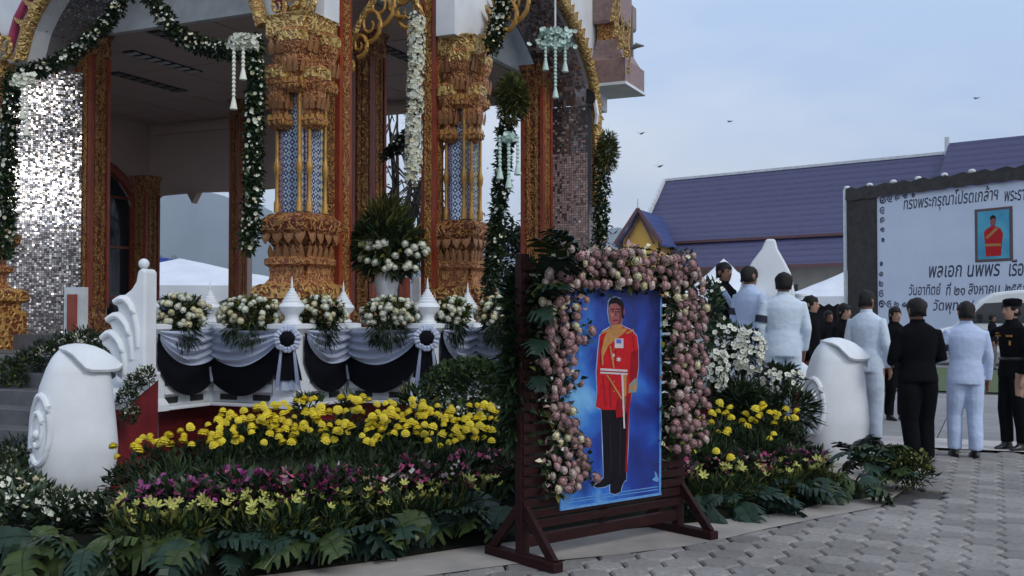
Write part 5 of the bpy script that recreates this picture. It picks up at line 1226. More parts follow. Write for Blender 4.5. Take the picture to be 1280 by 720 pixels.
# finer tones of the printed portrait
prn('face_tone_print', [(769, 381), (774.5, 384), (774, 398), (770, 407), (767, 408), (770, 398), (770.5, 388)], 'skind', 5)
prn('nose_print', [(764.6, 388), (766, 388), (767, 394.5), (764, 395)], 'skind', 5); prn('cheek_print', [(758.5, 391), (762, 390), (763, 395), (760, 397)], 'skinl', 5)
for x in (761.5, 768.3): prn('eye_print', [(x - 1.6, 389.3), (x + 1.6, 389), (x + 1.4, 390.4), (x - 1.4, 390.6)], 'hairp', 6)
prn('ear_print', [(774.5, 387), (776.6, 386.5), (776.4, 393), (774.6, 394)], 'skin', 5)
for (a, b, c, d) in ((749, 470, 752, 508), (757, 472, 759, 510), (764, 415, 765, 458), (786, 420, 789, 445), (747, 425, 745.5, 455)): prn('fold_print', [(a, b), (a + 1.6, b), (c + 1.2, d), (c, d)], 'dred', 4)
for y in (424, 436, 448, 476, 488): prn('button_print', [(762, y), (763.6, y), (763.6, y + 1.6), (762, y + 1.6)], 'gold', 7)
for x in (752, 783): prn('epaulette_print', [(x - 5, 415.5), (x + 4, 411), (x + 5, 413.5), (x - 4.5, 418)], 'gold', 6)
for (a, b, c, d) in ((758, 530, 759, 590), (771, 525, 770, 592)): prn('crease_print', [(a, b), (a + 1, b), (c + 1, d), (c, d)], 'crease', 3)
for (x, y, s) in ((704, 622, 1), (817, 600, -1)): prn('corner_print', [(x - 3 * s, y), (x, y - 9), (x + 3 * s, y - 12), (x + 2 * s, y - 5), (x + 6 * s, y - 1), (x, y + 2)], 'line', 2)
# rose garland framing the portrait
ra = thing('rose_arch', 'thick frame of mauve and pale roses round the portrait banner', 'flower arrangement', (SL + SN * .05).to_tuple(), SA)
random.seed(5)
def arch_spot():
    k = random.random(); bz = z1 - .02
    if k < .36: z = random.uniform(.46, 1.84); w_ = .15 + .05 * math.sin(z * 5); return (b0 - .015 + random.gauss(0, .42) * w_ + (-.05 if z > .9 else .03), z)
    if k < .66: return (random.uniform(b0 - .06, b1 + .3), z1 + .1 + random.uniform(-.09, .15))
    z = random.uniform(.62, 1.85); return (b1 + .2 + random.uniform(-.16, .17), z)
pts = []
while len(pts) < 290:
    s, z = arch_spot()
    if all((s - a) ** 2 + (z - b) ** 2 > .047 ** 2 for a, b in pts) or random.random() < .02: pts.append((s, z))
for s, z in pts:
    put('rose', random.choice([ROSE_P, ROSE_P, ROSE_P, ROSE_PP, ROSE_PP, ROSE_C]) if random.random() < .6 else ROSE_P, ra, (s, -.07 - random.random() * .06, z), face_rot((random.gauss(0, .35), -1, random.gauss(.1, .35))), random.uniform(.62, 1.0))
P = np.array([(a + random.gauss(0, .03), random.uniform(-.06, .03), b + random.gauss(0, .03)) for a, b in pts for _ in range(16)])
D = rng.normal(0, 1, P.shape) + [0, -.5, .1]
V, F = leaves(P, D, .055 * rng.uniform(.6, 1.3, len(P)), .02)
o = link('leaf_filler', npmesh('leaf_filler', V, F, [MT['leaf_dark'], MT['leaf_mid'], MT['leaf_yel'], MT['pinkfl'], MT['creamfl']], np.repeat(rng.choice(5, len(P), p=(.46, .18, .1, .17, .09)), 2)), ra); o['kind'] = 'stuff'
# dark monstera leaves at the stand's upper corner and down its side
for (x, y, s, rz, rx) in ((694, 338, .9, 2.6, .7), (676, 350, .9, 3.3, .5), (700, 345, .8, 3.0, .4), (668, 372, .8, 3.6, .3), (680, 365, .85, 3.0, .2), (664, 390, .7, 3.3, 0), (690, 330, .5, .4, 1.1), (712, 320, .7, 2.2, .8), (668, 425, .6, 3.0, -.2), (662, 470, .5, 3.2, -.2), (676, 400, .6, 2.8, .1)):
    a, z = sl(x, y); p = SL + SX * a + SN * .1; o = link('monstera_leaf', random.choice(PHILO)); o.location = (p.x, p.y, z); o.rotation_euler = (rx, random.uniform(-.3, .3), rz); k = s * .78; o.scale = (k, k, k)
    tag(o, 'big dark split leaf at the upper corner of the portrait stand' if y < 400 else 'big dark split leaf hanging down the left post of the stand', 'leaf', 'dark leaves at the stand corner' if y < 400 else 'dark leaves down the stand post')
q = thing('stand_greenery', 'dark leafy mass behind the big split leaves of the portrait stand', 'greenery', SL.to_tuple(), SA)
a, z = sl(672, 360); bush('foliage', 900, (a + .04, .08, z - .12), (.12, .1, .24), .13, .03, [MT['leaf_dark'], MT['leaf_mid']], q, .2, .1, (.8, .2))
a, z = sl(652, 470); bush('lower_foliage', 700, (a + .05, .08, z), (.05, .06, .5), .12, .025, [MT['leaf_dark'], MT['leaf_mid']], q, .2, .1, (.85, .15))

# ------------------------------------------------------------------ people
def loft(mb, rings, n=14):
    """rings: (centre, rx, ry, frame x axis, frame y axis)"""
    vs = []; fs = []
    for c, rx, ry, X, Y in rings:
        for k in range(n): a = 2 * math.pi * k / n; vs.append(Vector(c) + Vector(X) * (math.cos(a) * rx) + Vector(Y) * (math.sin(a) * ry))
    for i in range(len(rings) - 1):
        for k in range(n): fs.append((i*n+k, i*n+(k+1) % n, (i+1)*n+(k+1) % n, (i+1)*n+k))
    fs.append(tuple(range(n-1, -1, -1))); t = (len(rings)-1)*n; fs.append(tuple(range(t, t+n)))
    mb.add(vs, fs)
def limb(mb, pts, rs, n=12):
    rings = []; pts = [Vector(p) for p in pts]
    for i, p in enumerate(pts):
        d = (pts[min(i+1, len(pts)-1)] - pts[max(i-1, 0)]).normalized(); X = d.cross(Vector((0, 1, .01))).normalized(); Y = d.cross(X)
        rings.append((p, rs[i], rs[i], X, Y))
    loft(mb, rings, n)
HX, HY = (1, 0, 0), (0, 1, 0)
def person(label, loc, face, H, top, bottom, arms, skin='skin', vox=.014, woman=False, hat=None, extras=(), hem=.80, headturn=0, group=None, hair_long=False, stance=.0, scale_w=1.0):
    """local: faces -Y, 1.7 m tall, scaled to H; arms = ((elbow, wrist), (elbow, wrist)) for the figure's right (-X) and left (+X)"""
    t = thing('person', label, 'person', loc, face, group); k = H / 1.7; t.scale = (k * scale_w, k * scale_w, k)
    mb = MB(); sw = .185 if not woman else .165; fwd = random.uniform(-.05, .05); t.rotation_euler.x = random.uniform(-.015, .02); t.rotation_euler.y = random.uniform(-.02, .02)
    fl = .02 if bottom != 'skirt' else 0
    loft(mb, [((0, 0, hem), .185, .135, HX, HY), ((0, 0, hem + .04), .185, .135, HX, HY), ((0, .0, .95), .175, .125, HX, HY), ((0, .005, 1.07), .155, .11, HX, HY), ((0, .005, 1.2), .175, .12, HX, HY), ((0, .01, 1.32), .195, .12, HX, HY), ((0, .012, 1.39), .18, .1, HX, HY), ((0, .015, 1.435), .12, .08, HX, HY), ((0, .012, 1.47), .065, .062, HX, HY)], 20)
    loft(mb, [((0, .012, 1.42), .06, .06, HX, HY), ((0, .005, 1.52), .053, .056, HX, HY)], 12)
    ht = Matrix.Rotation(headturn, 3, 'Z')
    def hd(x, y, z): return ht @ Vector((x, y, 0)) + Vector((0, 0, z))
    hx, hy = ht @ Vector(HX), ht @ Vector(HY)
    loft(mb, [(hd(0, -.03, 1.475), .03, .03, hx, hy), (hd(0, -.025, 1.49), .05, .055, hx, hy), (hd(0, -.012, 1.53), .064, .08, hx, hy), (hd(0, -.005, 1.58), .072, .092, hx, hy), (hd(0, 0, 1.63), .075, .095, hx, hy), (hd(0, .005, 1.67), .064, .08, hx, hy), (hd(0, .005, 1.695), .035, .045, hx, hy)], 16)
    loft(mb, [(hd(0, -.09, 1.6), .009, .01, hx, hy), (hd(0, -.108, 1.565), .016, .016, hx, hy), (hd(0, -.095, 1.553), .018, .012, hx, hy)], 8)
    for s in (-1, 1): loft(mb, [(hd(s * .072, .012, 1.555), .008, .014, hx, hy), (hd(s * .08, .015, 1.585), .01, .022, hx, hy), (hd(s * .078, .015, 1.605), .008, .018, hx, hy)], 8)
    hands = []
    for s, (el, wr) in zip((-1, 1), arms):
        sh = Vector((s * (sw - .012), .012, 1.365)); el, wr = Vector(el), Vector(wr)
        limb(mb, [sh - Vector((s * .05, 0, .01)), sh, sh.lerp(el, .5), el, el.lerp(wr, .5), wr], [.05, .055, .055, .05, .047, .041])
        d = (wr - el).normalized(); pal = wr + d * .055
        X = d.cross(Vector((s, 0, 0)) if abs(d.x) < .8 else Vector((0, 0, 1))).normalized(); Yv = d.cross(X).normalized()
        loft(mb, [(wr - d * .03, .026, .026, X, Yv), (wr + d * .02, .036, .02, X, Yv), (wr + d * .08, .04, .018, X, Yv), (wr + d * .1, .034, .015, X, Yv)], 10)
        curl = Yv * (.5 if (Yv.dot(Vector((-s, -.4, -.3))) > 0) else -.5)
        for f, ln in zip((-1.5, -.5, .5, 1.5), (.062, .075, .072, .056)):
            b = wr + d * .09 + X * f * .02; m1 = b + (d + curl * .25).normalized() * ln * .55; m2 = m1 + (d + curl * 1.6).normalized() * ln * .5
            limb(mb, [b, m1, m2], [.0105, .0095, .008], 7)
        b = wr + d * .03 + X * -.034; limb(mb, [b, b + (d * .7 - X * .8).normalized() * .045, b + (d * .95 - X * .35).normalized() * .08], [.013, .011, .009], 7)
        hands.append((wr, d))
    if bottom == 'skirt':
        loft(mb, [((0, 0, .9), .17, .12, HX, HY), ((0, 0, .6), .2, .15, HX, HY), ((0, 0, .45), .19, .14, HX, HY)], 18)
    for s in (-1, 1):
        a = s * (.088 + stance)
        if bottom == 'skirt': fy = 0; limb(mb, [(a * .8, 0, .6), (a * .8, .01, .46), (a * .8, .02, .3), (a * .8, .01, .09)], [.07, .055, .052, .033])
        else: fy = s * fwd; limb(mb, [(a * .9, 0, .95), (a, 0, .8), (a, -.005 + fy * .4, .62), (a * 1.02, -.02 + fy * .7, .46), (a * 1.02, .008 + fy, .25), (a * 1.03, .012 + fy, .085)], [.09, .098, .09, .079, .074, .07])
        loft(mb, [((a, -.04 + fy, .0), .042, .125, HX, HY), ((a, -.04 + fy, .03), .042, .13, HX, HY), ((a, -.0 + fy, .06), .038, .075, HX, HY), ((a, .012 + fy, .1), .036, .045, HX, HY)], 12)
    me = mb.mesh('body', MT[skin]); tmp = bpy.data.objects.new('tmp', me); col.objects.link(tmp)
    rm = tmp.modifiers.new('r', 'REMESH'); rm.mode = 'VOXEL'; rm.voxel_size = vox
    sm = tmp.modifiers.new('s', 'SMOOTH'); sm.factor = .5; sm.iterations = 2
    dg = bpy.context.evaluated_depsgraph_get(); b = bpy.data.meshes.new_from_object(tmp.evaluated_get(dg)); bpy.data.objects.remove(tmp)
    b.materials.clear()
    legm = {'skirt': skin}.get(bottom, bottom)
    for mm in (skin, top, legm, 'shoe', 'cloth_black'): b.materials.append(MT[mm])
    n = len(b.polygons); C = np.empty(n * 3, np.float32); b.polygons.foreach_get('center', C); C = C.reshape(-1, 3)
    mi = np.ones(n, np.int32); z = C[:, 2]
    mi[z < hem + .002] = 2
    if bottom == 'skirt': mi[(z < hem + .002) & (z > .44)] = 4
    mi[z < .085] = 3
    mi[(z > 1.485) & (np.hypot(C[:, 0], C[:, 1]) < .16)] = 0
    for wr, d in hands:
        r = C - np.array(wr); al = r @ np.array(d); dist = np.linalg.norm(r - al[:, None] * np.array(d), axis=1)
        mi[(al > -.005) & (al < .24) & (dist < .1)] = 0
    b.polygons.foreach_set('material_index', mi); b.polygons.foreach_set('use_smooth', [True] * n); b.name = 'body'
    link('body', b, t)
    # hair
    hm = MB(); R2 = [(1.5, .05, .06, .03), (1.53, .064, .082, .02), (1.58, .074, .096, .008), (1.63, .079, .1, .004), (1.67, .07, .087, .008), (1.695, .046, .056, .008), (1.71, .016, .02, .008)]
    if hair_long: R2 = [(1.38, .07, .04, .07), (1.44, .075, .06, .05)] + R2
    loft(hm, [(hd(0, yo, z), a, c, hx, hy) for z, a, c, yo in R2], 20)
    vs = [Vector(v) for v in hm.v]; keep = []
    inv = ht.inverted()
    for f in hm.f:
        c = sum((vs[i] for i in f), Vector()) / len(f); l2 = inv @ Vector((c.x, c.y, 0)); fz = c.z
        front = l2.y < (-.0 if fz < 1.6 else -.05 if fz < 1.645 else -9)
        low = fz < (1.545 if not woman else 1.3) and not hair_long
        if len(f) > 4 and fz < 1.6: continue
        if not front and not low: keep.append(f)
    h2 = MB(); h2.add(vs, keep); ho = h2.build('hair', MT['hair'], t, smooth=True)
    s_ = ho.modifiers.new('th', 'SOLIDIFY'); s_.thickness = .012; s_.offset = 0
    if woman and not hair_long: MB().ball(hd(0, .1, 1.6), (.045, .04, .045), 10, 7).build('hair_bun', MT['hair'], t, smooth=True)
    for s in (-1, 1):
        e = MB().ball(hd(s * .03, -.086, 1.597), (.012, .008, .006), 8, 5).build('eye', MT['eye'], t)
        MB().box(hd(s * .031, -.09, 1.617), (.028, .008, .006), rz=headturn).build('brow', MT['hair'], t)
    MB().ball(hd(0, -.092, 1.527), (.02, .008, .006), 8, 5).build('mouth', MT['lip'], t)
    if hat == 'beret':
        hb = MB().lathe([(.082, 1.635), (.086, 1.65), (.088, 1.67), (.096, 1.69), (.09, 1.71), (.06, 1.725), (.01, 1.73)], 18, (.012, .01, 0), sy=1.2)
        hb.build('beret', MT['cloth_black'], t, smooth=True)
    if hat == 'cap':
        hb = MB().lathe([(.085, 1.63), (.09, 1.66), (.11, 1.69), (.105, 1.72), (.03, 1.73)], 18, sy=1.15); hb.lathe([(.09, 1.632), (.12, 1.625), (.12, 1.63), (.09, 1.64)], 18, (0, -.03, 0), sy=1.2); hb.build('cap', MT['white'], t, smooth=True)
    for ex in extras: ex(t)
    ho.data.vertices.foreach_set('co', (np.array([v.co for v in ho.data.vertices]) + rng.normal(0, .0045, (len(ho.data.vertices), 3))).ravel())
    # collar
    MB().lathe([(.068, 1.455), (.066, 1.475), (.06, 1.5), (.056, 1.5)], 16, (0, .01, 0)).build('collar', MT[top], t, smooth=True)
    return t
def armband(side, el, mat='navy'):
    def f(t):
        sh = Vector((side * .185, .012, 1.375)); el_ = Vector(el); a = sh.lerp(el_, .52); b = sh.lerp(el_, .8)
        MB().tube([a, b], .066, 14, cap=False).build('armband', MT[mat], t, smooth=True)
    return f
def shoulder_boards(mat):
    def f(t):
        for s in (-1, 1): MB().box((s * .13, .0, 1.425), (.11, .05, .012), M=Matrix.Rotation(s * .32, 4, 'Y')).build('shoulder_board', MT[mat], t)
    return f
def badges(t):
    for (x, z, w_, h) in ((.09, 1.3, .09, .022), (-.09, 1.3, .08, .02), (.1, 1.22, .02, .05), (-.1, 1.33, .05, .015)): MB().box((x, -.112, z), (w_, .012, h)).build('badge', MT['gold_plain'], t)
    MB().tube([(.165 * math.cos(a), .115 * math.sin(a) + .005, 1.04) for a in [2 * math.pi * k / 24 for k in range(25)]], .018, 6, cap=False).build('belt', MT['shoe'], t)
def sash(mat):
    def f(t):
        mb = MB(); pts = [(-.16, -.1, 1.38), (-.06, -.13, 1.25), (.06, -.135, 1.1), (.16, -.12, .96)]; mb.tube(pts, .035, 6); mb.build('sash', MT[mat], t, smooth=True)
    return f
DN = (((-.225, .02, 1.1), (-.215, -.06, .86)), ((.225, .02, 1.1), (.215, -.06, .86)))
def fig(x, yfoot, Y=None, z=0):
    if Y is None: p = gnd(x, yfoot, z)
    else: p = at(x, 392, Y); p.z = z
    return (p.x, p.y, z)
PI = math.pi
person('man in a black suit seen from behind, arms folded in front', fig(1149, 583), PI + .1, 1.715, 'cloth_black', 'cloth_black', (((-.235, .0, 1.1), (-.15, -.2, 1.05)), ((.235, .0, 1.1), (.15, -.2, 1.05))), vox=.013, scale_w=1.13, hem=.86)
A2 = (((-.228, -.0, 1.11), (-.235, -.05, .85)), ((.25, -.03, 1.13), (.2, -.28, 1.14)))
# seen from behind: his left arm (+X local) shows on the left
person('man in pale blue uniform with a dark armband, seen from behind', fig(1206, 571), PI - .12, 1.69, 'cloth_blue', 'cloth_blue', A2, vox=.012, extras=(armband(1, A2[1][0]),), scale_w=1.08)
person('soldier in black with a beret reaching out his right arm', fig(1268, 562), -PI/2 + .25, 1.72, 'cloth_black', 'cloth_black', (((-.22, -.22, 1.3), (-.12, -.48, 1.33)), ((.25, .02, 1.1), (.235, -.04, .86))), 'skin_fair', vox=.012, hat='beret', extras=(badges,), hem=.84)
person('man in white uniform standing beside the right scroll newel, back half turned', fig(1086, 0, 12.7, 0), PI - .75, 1.84, 'cloth_white', 'cloth_white', DN, vox=.014)
person('woman in black holding a hand near her mouth', fig(1119, 0, 15.6), .35, 1.66, 'cloth_black', 'cloth_black', (((-.24, -.05, 1.12), (-.06, -.24, 1.3)), ((.23, .02, 1.1), (.1, -.18, 1.05))), 'skin_fair', vox=.017, woman=True, hair_long=True)
person('man in white coat and grey patterned trousers on the steps, seen from behind', fig(977, 0, 11.9, .29), PI - .1, 1.73, 'cloth_white', 'cloth_white', DN, vox=.014, hem=.78, extras=(armband(1, DN[1][0]),), scale_w=1.12)
person('man in pale blue uniform on the steps, turned to the right', fig(938, 0, 12.5, .38), PI - 1.0, 1.74, 'cloth_blue', 'cloth_blue', DN, vox=.014, extras=(armband(1, DN[1][0]),), scale_w=1.08)
person('dark suited man with a pale sash near the rose arch', fig(903, 0, 13.0, .45), .7, 1.74, 'cloth_black', 'cloth_black', DN, vox=.016, extras=(sash('cloth_blue'),))
person('woman in a black dress with tied hair, looking to the right', fig(1014, 0, 14.2, .1), 1.0, 1.7, 'cloth_black', 'skirt', DN, 'skin_fair', vox=.017, woman=True)
person('woman in black with dark hair beside the black billboard post', fig(1054, 0, 15.2, 0), .6, 1.7, 'cloth_black', 'skirt', DN, 'skin_fair', vox=.017, woman=True, hair_long=True)
person('mourner in a white peaked cap between the uniformed men and the tent', fig(1000, 0, 15.5, .1), .4, 1.74, 'cloth_white', 'cloth_black', DN, vox=.018, hat='cap')
person('small figure in dark clothes walking beside the white van', fig(1241, 0, 29.5), .8, 1.55, 'cloth_black', pm('grey_trousers', (.16, .16, .18)).name and 'step', DN, vox=.022)
for (x, Y, lb) in ((1038, 20, 'woman in black in the shade in front of the white tent'), (925, 19, 'dark figure standing behind the pale blue uniform'), (888, 17, 'dark figure half hidden by the rose arch')):
    person(lb, fig(x, 0, Y), .3, 1.62, 'cloth_black', 'cloth_black', DN, vox=.022, woman='woman' in lb)

# ------------------------------------------------------------------ memorial billboard
bl = at(1060, 237, 43); zt_ = bl.z; br = at(1280, 208, 43); 
Yr = 43 * (392 - 237) / (392 - 208); br = Vector(((1280 - 640) / FPX * Yr, Yr, zt_))
bl = Vector((bl.x, bl.y, 0)); bd = Vector((br.x - bl.x, br.y - bl.y, 0)); BX = bd.normalized(); BA_ = math.atan2(BX.y, BX.x); BN = Vector((BX.y, -BX.x, 0)); BW = bd.length * 1.5
bb = thing('memorial_billboard', 'large white memorial board with Thai lettering, framed in black cloth', 'billboard', bl.to_tuple(), BA_)
def sb(x, y): p = onplane(x, y, bl + BN * .1, BN); return ((p - bl).dot(BX), p.z)
xa, _ = sb(1095, 300); zb = .9
drape = pm('black_draped_cloth', (.016, .014, .013), (.04, .034, .03), 5, .8, bump=.8, bscale=9)
MB().box((xa / 2, 0, zt_ / 2), (xa, .2, zt_)).build('draped_post', drape, bb, bevel=.05)
_, ztb = sb(1100, 247)
mb = MB(); nx = 40; vs = []
for i in range(nx + 1):
    x = BW * i / nx; dz = .1 * abs(math.sin(i * 1.1)); vs += [(x, -.14, zt_ + .02 + .06 * math.sin(i * 2.1)), (x, -.16, ztb + .06 - dz * .6), (x, .14, zt_ + .02 + .06 * math.sin(i * 2.1))]
mb.add(vs, [(3*i, 3*i+3, 3*i+4, 3*i+1) for i in range(nx)] + [(3*i, 3*i+2, 3*i+5, 3*i+3) for i in range(nx)]); mb.build('draped_beam', drape, bb, smooth=True)
for i in range(6): MB().ball((BW * i / 10, -.05, zt_ + .06), (.14, .12, .09), 8, 6).build('cloth_knot', MT['white_dirty'], bb, smooth=True)
MB().tube([(-.06, -.12, 0), (-.06, -.12, zt_)], .07, 8).build('frame_pole', MT['white_dirty'], bb)
MB().box(((xa + BW) / 2, 0, (zb + ztb) / 2), (BW - xa, .06, ztb - zb)).build('panel', pm('white_vinyl', (.62, .68, .8), (.56, .63, .76), 1.0, .5, bump=.3, bscale=2), bb)
MB().box((BW, 0, zt_ / 2), (.3, .2, zt_)).build('end_post', drape, bb)
ink = pm('dark_ink', (.022, .03, .07)); 
def thai(body, x0, y0, x1, zh, sh=.18):
    """lettering from picture point (x0,y0 baseline) running to column x1"""
    cu = bpy.data.curves.new('lettering', 'FONT'); cu.body = body; cu.size = 1; cu.shear = sh; cu.offset = .012; cu.fill_mode = 'FRONT'; cu.resolution_u = 3
    tmp = bpy.data.objects.new('tmp', cu); col.objects.link(tmp); dg = bpy.context.evaluated_depsgraph_get(); me = bpy.data.meshes.new_from_object(tmp.evaluated_get(dg)); bpy.data.objects.remove(tmp)
    n = len(me.vertices)
    if not n: return
    C = np.empty(n * 3, np.float32); me.vertices.foreach_get('co', C); C = C.reshape(-1, 3); wd = C[:, 0].max() - C[:, 0].min()
    a, z = sb(x0, y0); a1, _ = sb(x1, y0)
    me.materials.clear(); me.materials.append(ink); me.name = 'lettering'
    o = link('lettering', me, bb); o.location = (a, -.034, z); o.rotation_euler = (math.pi / 2, 0, 0); o.scale = ((a1 - a) / wd, zh * .88, 1)
thai('ทรงพระกรุณาโปรดเกล้าฯ', 1127, 262, 1246, .72); thai('พระราชทานเพลิงศพ', 1253, 252, 1345, .72)
thai('พลเอก', 1158, 347, 1199, .85); thai('นพพร', 1206, 346, 1247, .85); thai('เรือง', 1258, 345, 1285, .85)
thai('วันอาทิตย์', 1134, 369, 1175, .62); thai('ที่', 1180, 369, 1187, .62); thai('๒๑', 1190, 369, 1204, .62); thai('สิงหาคม', 1208, 368, 1248, .62); thai('๒๕๕๙', 1254, 367, 1282, .62)
thai('วัดพุทธ', 1164, 388, 1204, .6); thai('(เมรุ', 1211, 388, 1232, .6)
# framed portrait on the board
fa = sb(1217, 262); fb_ = sb(1264, 257); fc = sb(1217, 328)
px0, px1, pz0, pz1 = fa[0], fb_[0], fc[1], fa[1]; pw, ph = px1 - px0, pz1 - pz0
pf = MB().box(((px0 + px1) / 2, -.04, (pz0 + pz1) / 2), (pw, .02, ph)).build('portrait_frame', pm('brown_frame_print', (.1, .06, .06)), bb)
def flat(name, pts, c, lay, par=bb):
    mb = MB(); mb.add([(px0 + u * pw, -.052 - .004 * lay, pz0 + v * ph) for u, v in pts], [tuple(range(len(pts)))]); return mb.build(name, c, par)
tl = pm('teal_print', (.03, .25, .42), (.08, .4, .55), 1.2, .5)
flat('backdrop_print', [(.08, .05), (.92, .05), (.92, .95), (.08, .95)], tl, 0)
flat('robe_print', [(.3, .1), (.27, .4), (.25, .56), (.33, .62), (.45, .66), (.56, .66), (.7, .6), (.76, .5), (.72, .3), (.7, .1)], PC['red'], 1)
flat('face_print', [(.44, .66), (.42, .74), (.45, .82), (.52, .83), (.57, .79), (.57, .71), (.54, .66)], PC['skin'], 2)
flat('hair_print', [(.42, .78), (.43, .84), (.5, .87), (.57, .84), (.58, .78), (.52, .81)], PC['hairp'], 3)
flat('sash_print', [(.3, .46), (.58, .64), (.64, .6), (.34, .42)], PC['gold'], 2); flat('belt_print', [(.28, .34), (.7, .33), (.7, .28), (.28, .29)], PC['gold'], 2)
# corner scrolls printed on the board
def board_scroll(x, y, sx, sy):
    a, z = sb(x, y)
    for k in range(5):
        for (du, dv) in ((.12 + k * .36, .1), (.1, .12 + k * .4)):
            q = .17 - .02 * k; pts = [(a + sx * (du + q * (1 - i / 17) * math.cos(t + k)), -.036, z + sy * (dv + q * (1 - i / 17) * math.sin(t + k))) for i, t in enumerate([R(38) * j for j in range(15)])]
            MB().tube(pts, .022, 4).build('corner_scroll', ink, bb)
board_scroll(1099, 246, 1, -1); board_scroll(1098, 384, 1, 1)
# ------------------------------------------------------------------ white van
vp = gnd(1208, 392 + FPX * 1.57 / 32.5)
van = thing('van', 'white passenger van parked in front of the memorial board', 'van', (vp.x - 1.0, vp.y + .6, 0), R(-20))
vw = pm('white_van_paint', (.66, .69, .71), (.6, .63, .65), 1.5, .25)
prof = [(0, .35), (0, .8), (.12, 1.02), (.85, 1.2), (1.5, 1.95), (1.9, 2.2), (2.6, 2.28), (5.2, 2.26), (5.45, 2.05), (5.5, 1.0), (5.5, .35)]
MB().prism(prof, -.9, .9).build('body', vw, van, bevel=.09)
for s in (-1, 1):
    y = s * .905
    for (q0, q1, q2, q3) in ((1.05, 1.62, 2.3, 2.3), (2.4, 2.4, 3.6, 3.6), (3.7, 3.7, 5.2, 5.2)):
        mb = MB(); mb.prism([(q0, 1.28), (q1 if q1 != q0 else q0, 1.88), (q2, 1.92), (q3, 1.28)], y - .015, y + .015); mb.build('side_window', MT['glass'], van)
    for x in (1.05, 4.4):
        wh = MB().lathe([(.2, -.12), (.34, -.12), (.36, -.06), (.36, .06), (.34, .12), (.2, .12)], 18).build('wheel', MT['shoe'], van, loc=(x, s * .82, .36)); wh.rotation_euler = (math.pi / 2, 0, 0)
        MB().lathe([(.05, -.13), (.2, -.125), (.2, .125), (.05, .13)], 12).build('rim', MT['steel'], wh)
    MB().ball((.06, s * .68, .85), (.06, .16, .12), 10, 6).build('headlight', MT['white'], van)
    MB().box((1.2, s * 1.0, 1.3), (.1, .16, .22)).build('mirror', vw, van, bevel=.02)
    MB().box((3, s * .91, .75), (4.6, .03, .06)).build('side_strip', MT['grout'], van)
MB().bar((.92, 0, 1.235), (1.52, 0, 1.93), 1.6, .04).build('windscreen', MT['glass'], van)
MB().box((-.02, 0, .5), (.12, 1.76, .26)).build('bumper', MT['grout'], van, bevel=.03)
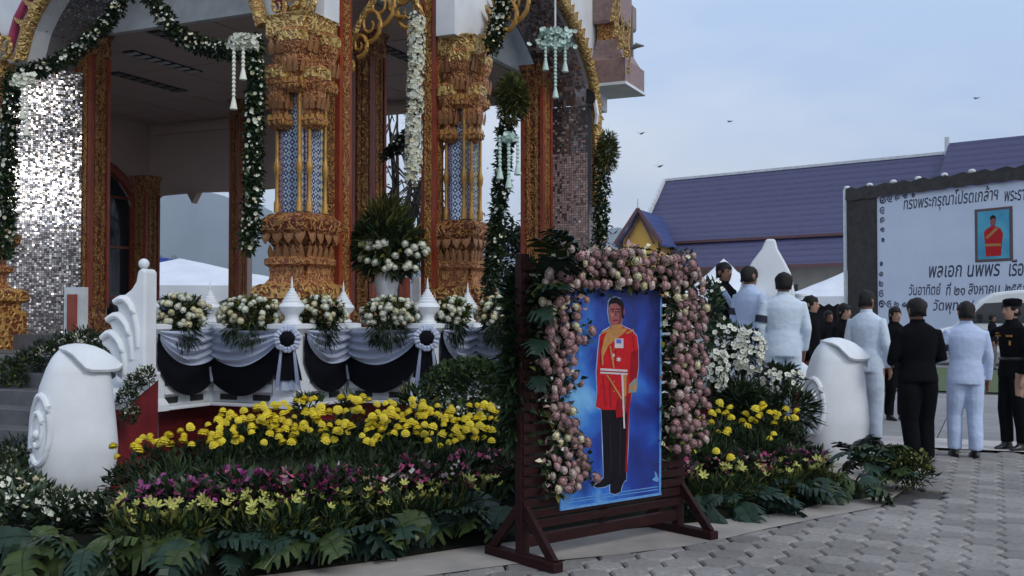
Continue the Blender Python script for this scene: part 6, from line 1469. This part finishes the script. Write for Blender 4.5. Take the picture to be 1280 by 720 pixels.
# ------------------------------------------------------------------ trees behind
bark = pm('grey_bark', (.07, .06, .05), (.04, .035, .03), 8, .9, bump=.5)
def tree(label, x, Y, h, r, n, mats, pr, sparse=False):
    p = at(x, 392, Y); t = thing('tree', label, 'tree', (p.x, p.y, -.06)); mb = MB(); tips = []
    mb.tube([(0, 0, 0), (.05, .02, h * .25), (-.03, 0, h * .5)], [.03 * h, .022 * h, .016 * h], 8); mb.build('trunk', bark, t)
    mb = MB()
    for k in range(16 if sparse else 9):
        a = k * 2.4; z0_ = h * random.uniform(.38, .5); e = Vector((math.cos(a) * r * random.uniform(.5, 1), math.sin(a) * r * random.uniform(.5, 1), h * random.uniform(.65, 1)))
        m0 = Vector((0, 0, z0_)); mid = m0.lerp(e, .5) + Vector((0, 0, h * .06)); mb.tube([m0, mid, e], [.012 * h, .007 * h, .003 * h], 5); tips.append(e)
        for j in range(14 if sparse else 3):
            b = m0.lerp(e, random.uniform(.4, 1)); c = b + Vector((random.gauss(0, .2) * r, random.gauss(0, .2) * r, random.uniform(-.28, .02) * h)); mb.tube([b, b.lerp(c, .5) + Vector((0, 0, .03 * h)), c], [.004 * h, .003 * h, .0015 * h], 4); tips.append(c)
    mb.build('limb_work', bark, t)
    P = np.concatenate([np.array(e) + rng.normal(0, .16 * r, (n // len(tips), 3)) for e in tips]); V, F = leaves(P, rng.normal(0, 1, P.shape), (.018 if sparse else .05) * h * rng.uniform(.5, 1.2, len(P)), (.005 if sparse else .016) * h)
    link('crown', npmesh('crown', V, F, [MT[m] for m in mats], np.repeat(rng.choice(len(mats), len(P), p=pr), 2)), t)
tree('thin drooping tree seen through the narrow bay', 497, 24, 6.2, 1.6, 500, ('leaf_dark', 'leaf_grey'), (.5, .5), True)
tree('dark leafy tree behind the far pier of the pavilion', 690, 32, 4.6, 1.6, 5000, ('leaf_dark', 'leaf_mid'), (.6, .4))
tree('low leafy tree at the foot of the hill behind the pavilion', 432, 30, 3.6, 1.3, 4000, ('leaf_dark', 'leaf_mid'), (.6, .4))
# birds
for (x, y, Y) in ((802, 167, 60), (912, 152, 70), (825, 208, 55), (1220, 123, 70)):
    p = at(x, y, Y); t = thing('bird', 'tiny dark bird flying in the grey sky', 'bird', p.to_tuple(), random.uniform(-.5, .5), 'birds in the sky')
    MB().lathe([(.005, -.16), (.04, -.06), (.045, .04), (.02, .13), (.008, .17)], 8).build('body', MT['dark'], t, smooth=True).rotation_euler = (R(80), 0, R(70))
    for s in (-1, 1):
        mb = MB(); mb.add([(0, -.05, .02), (0, .06, .02), (s * .16, .05, .08), (s * .34, .02, .03), (s * .16, -.06, .08)], [(0, 1, 2, 4), (4, 2, 3)]); mb.build('wing', MT['dark'], t)
# ------------------------------------------------------------------ hazy air
hz = MB().box((0, 1150, 130), (5200, 2700, 265)).build('haze', []); tag(hz, kind='stuff')
hm_ = bpy.data.materials.new('haze'); hm_.use_nodes = True; hn = hm_.node_tree; hn.nodes.clear()
ho_ = hn.nodes.new('ShaderNodeOutputMaterial'); hv = hn.nodes.new('ShaderNodeVolumePrincipled'); hv.inputs['Density'].default_value = .00035; hv.inputs['Color'].default_value = (.8, .88, 1, 1); hv.inputs['Anisotropy'].default_value = .2
hn.links.new(hv.outputs[0], ho_.inputs['Volume']); hz.data.materials.append(hm_)
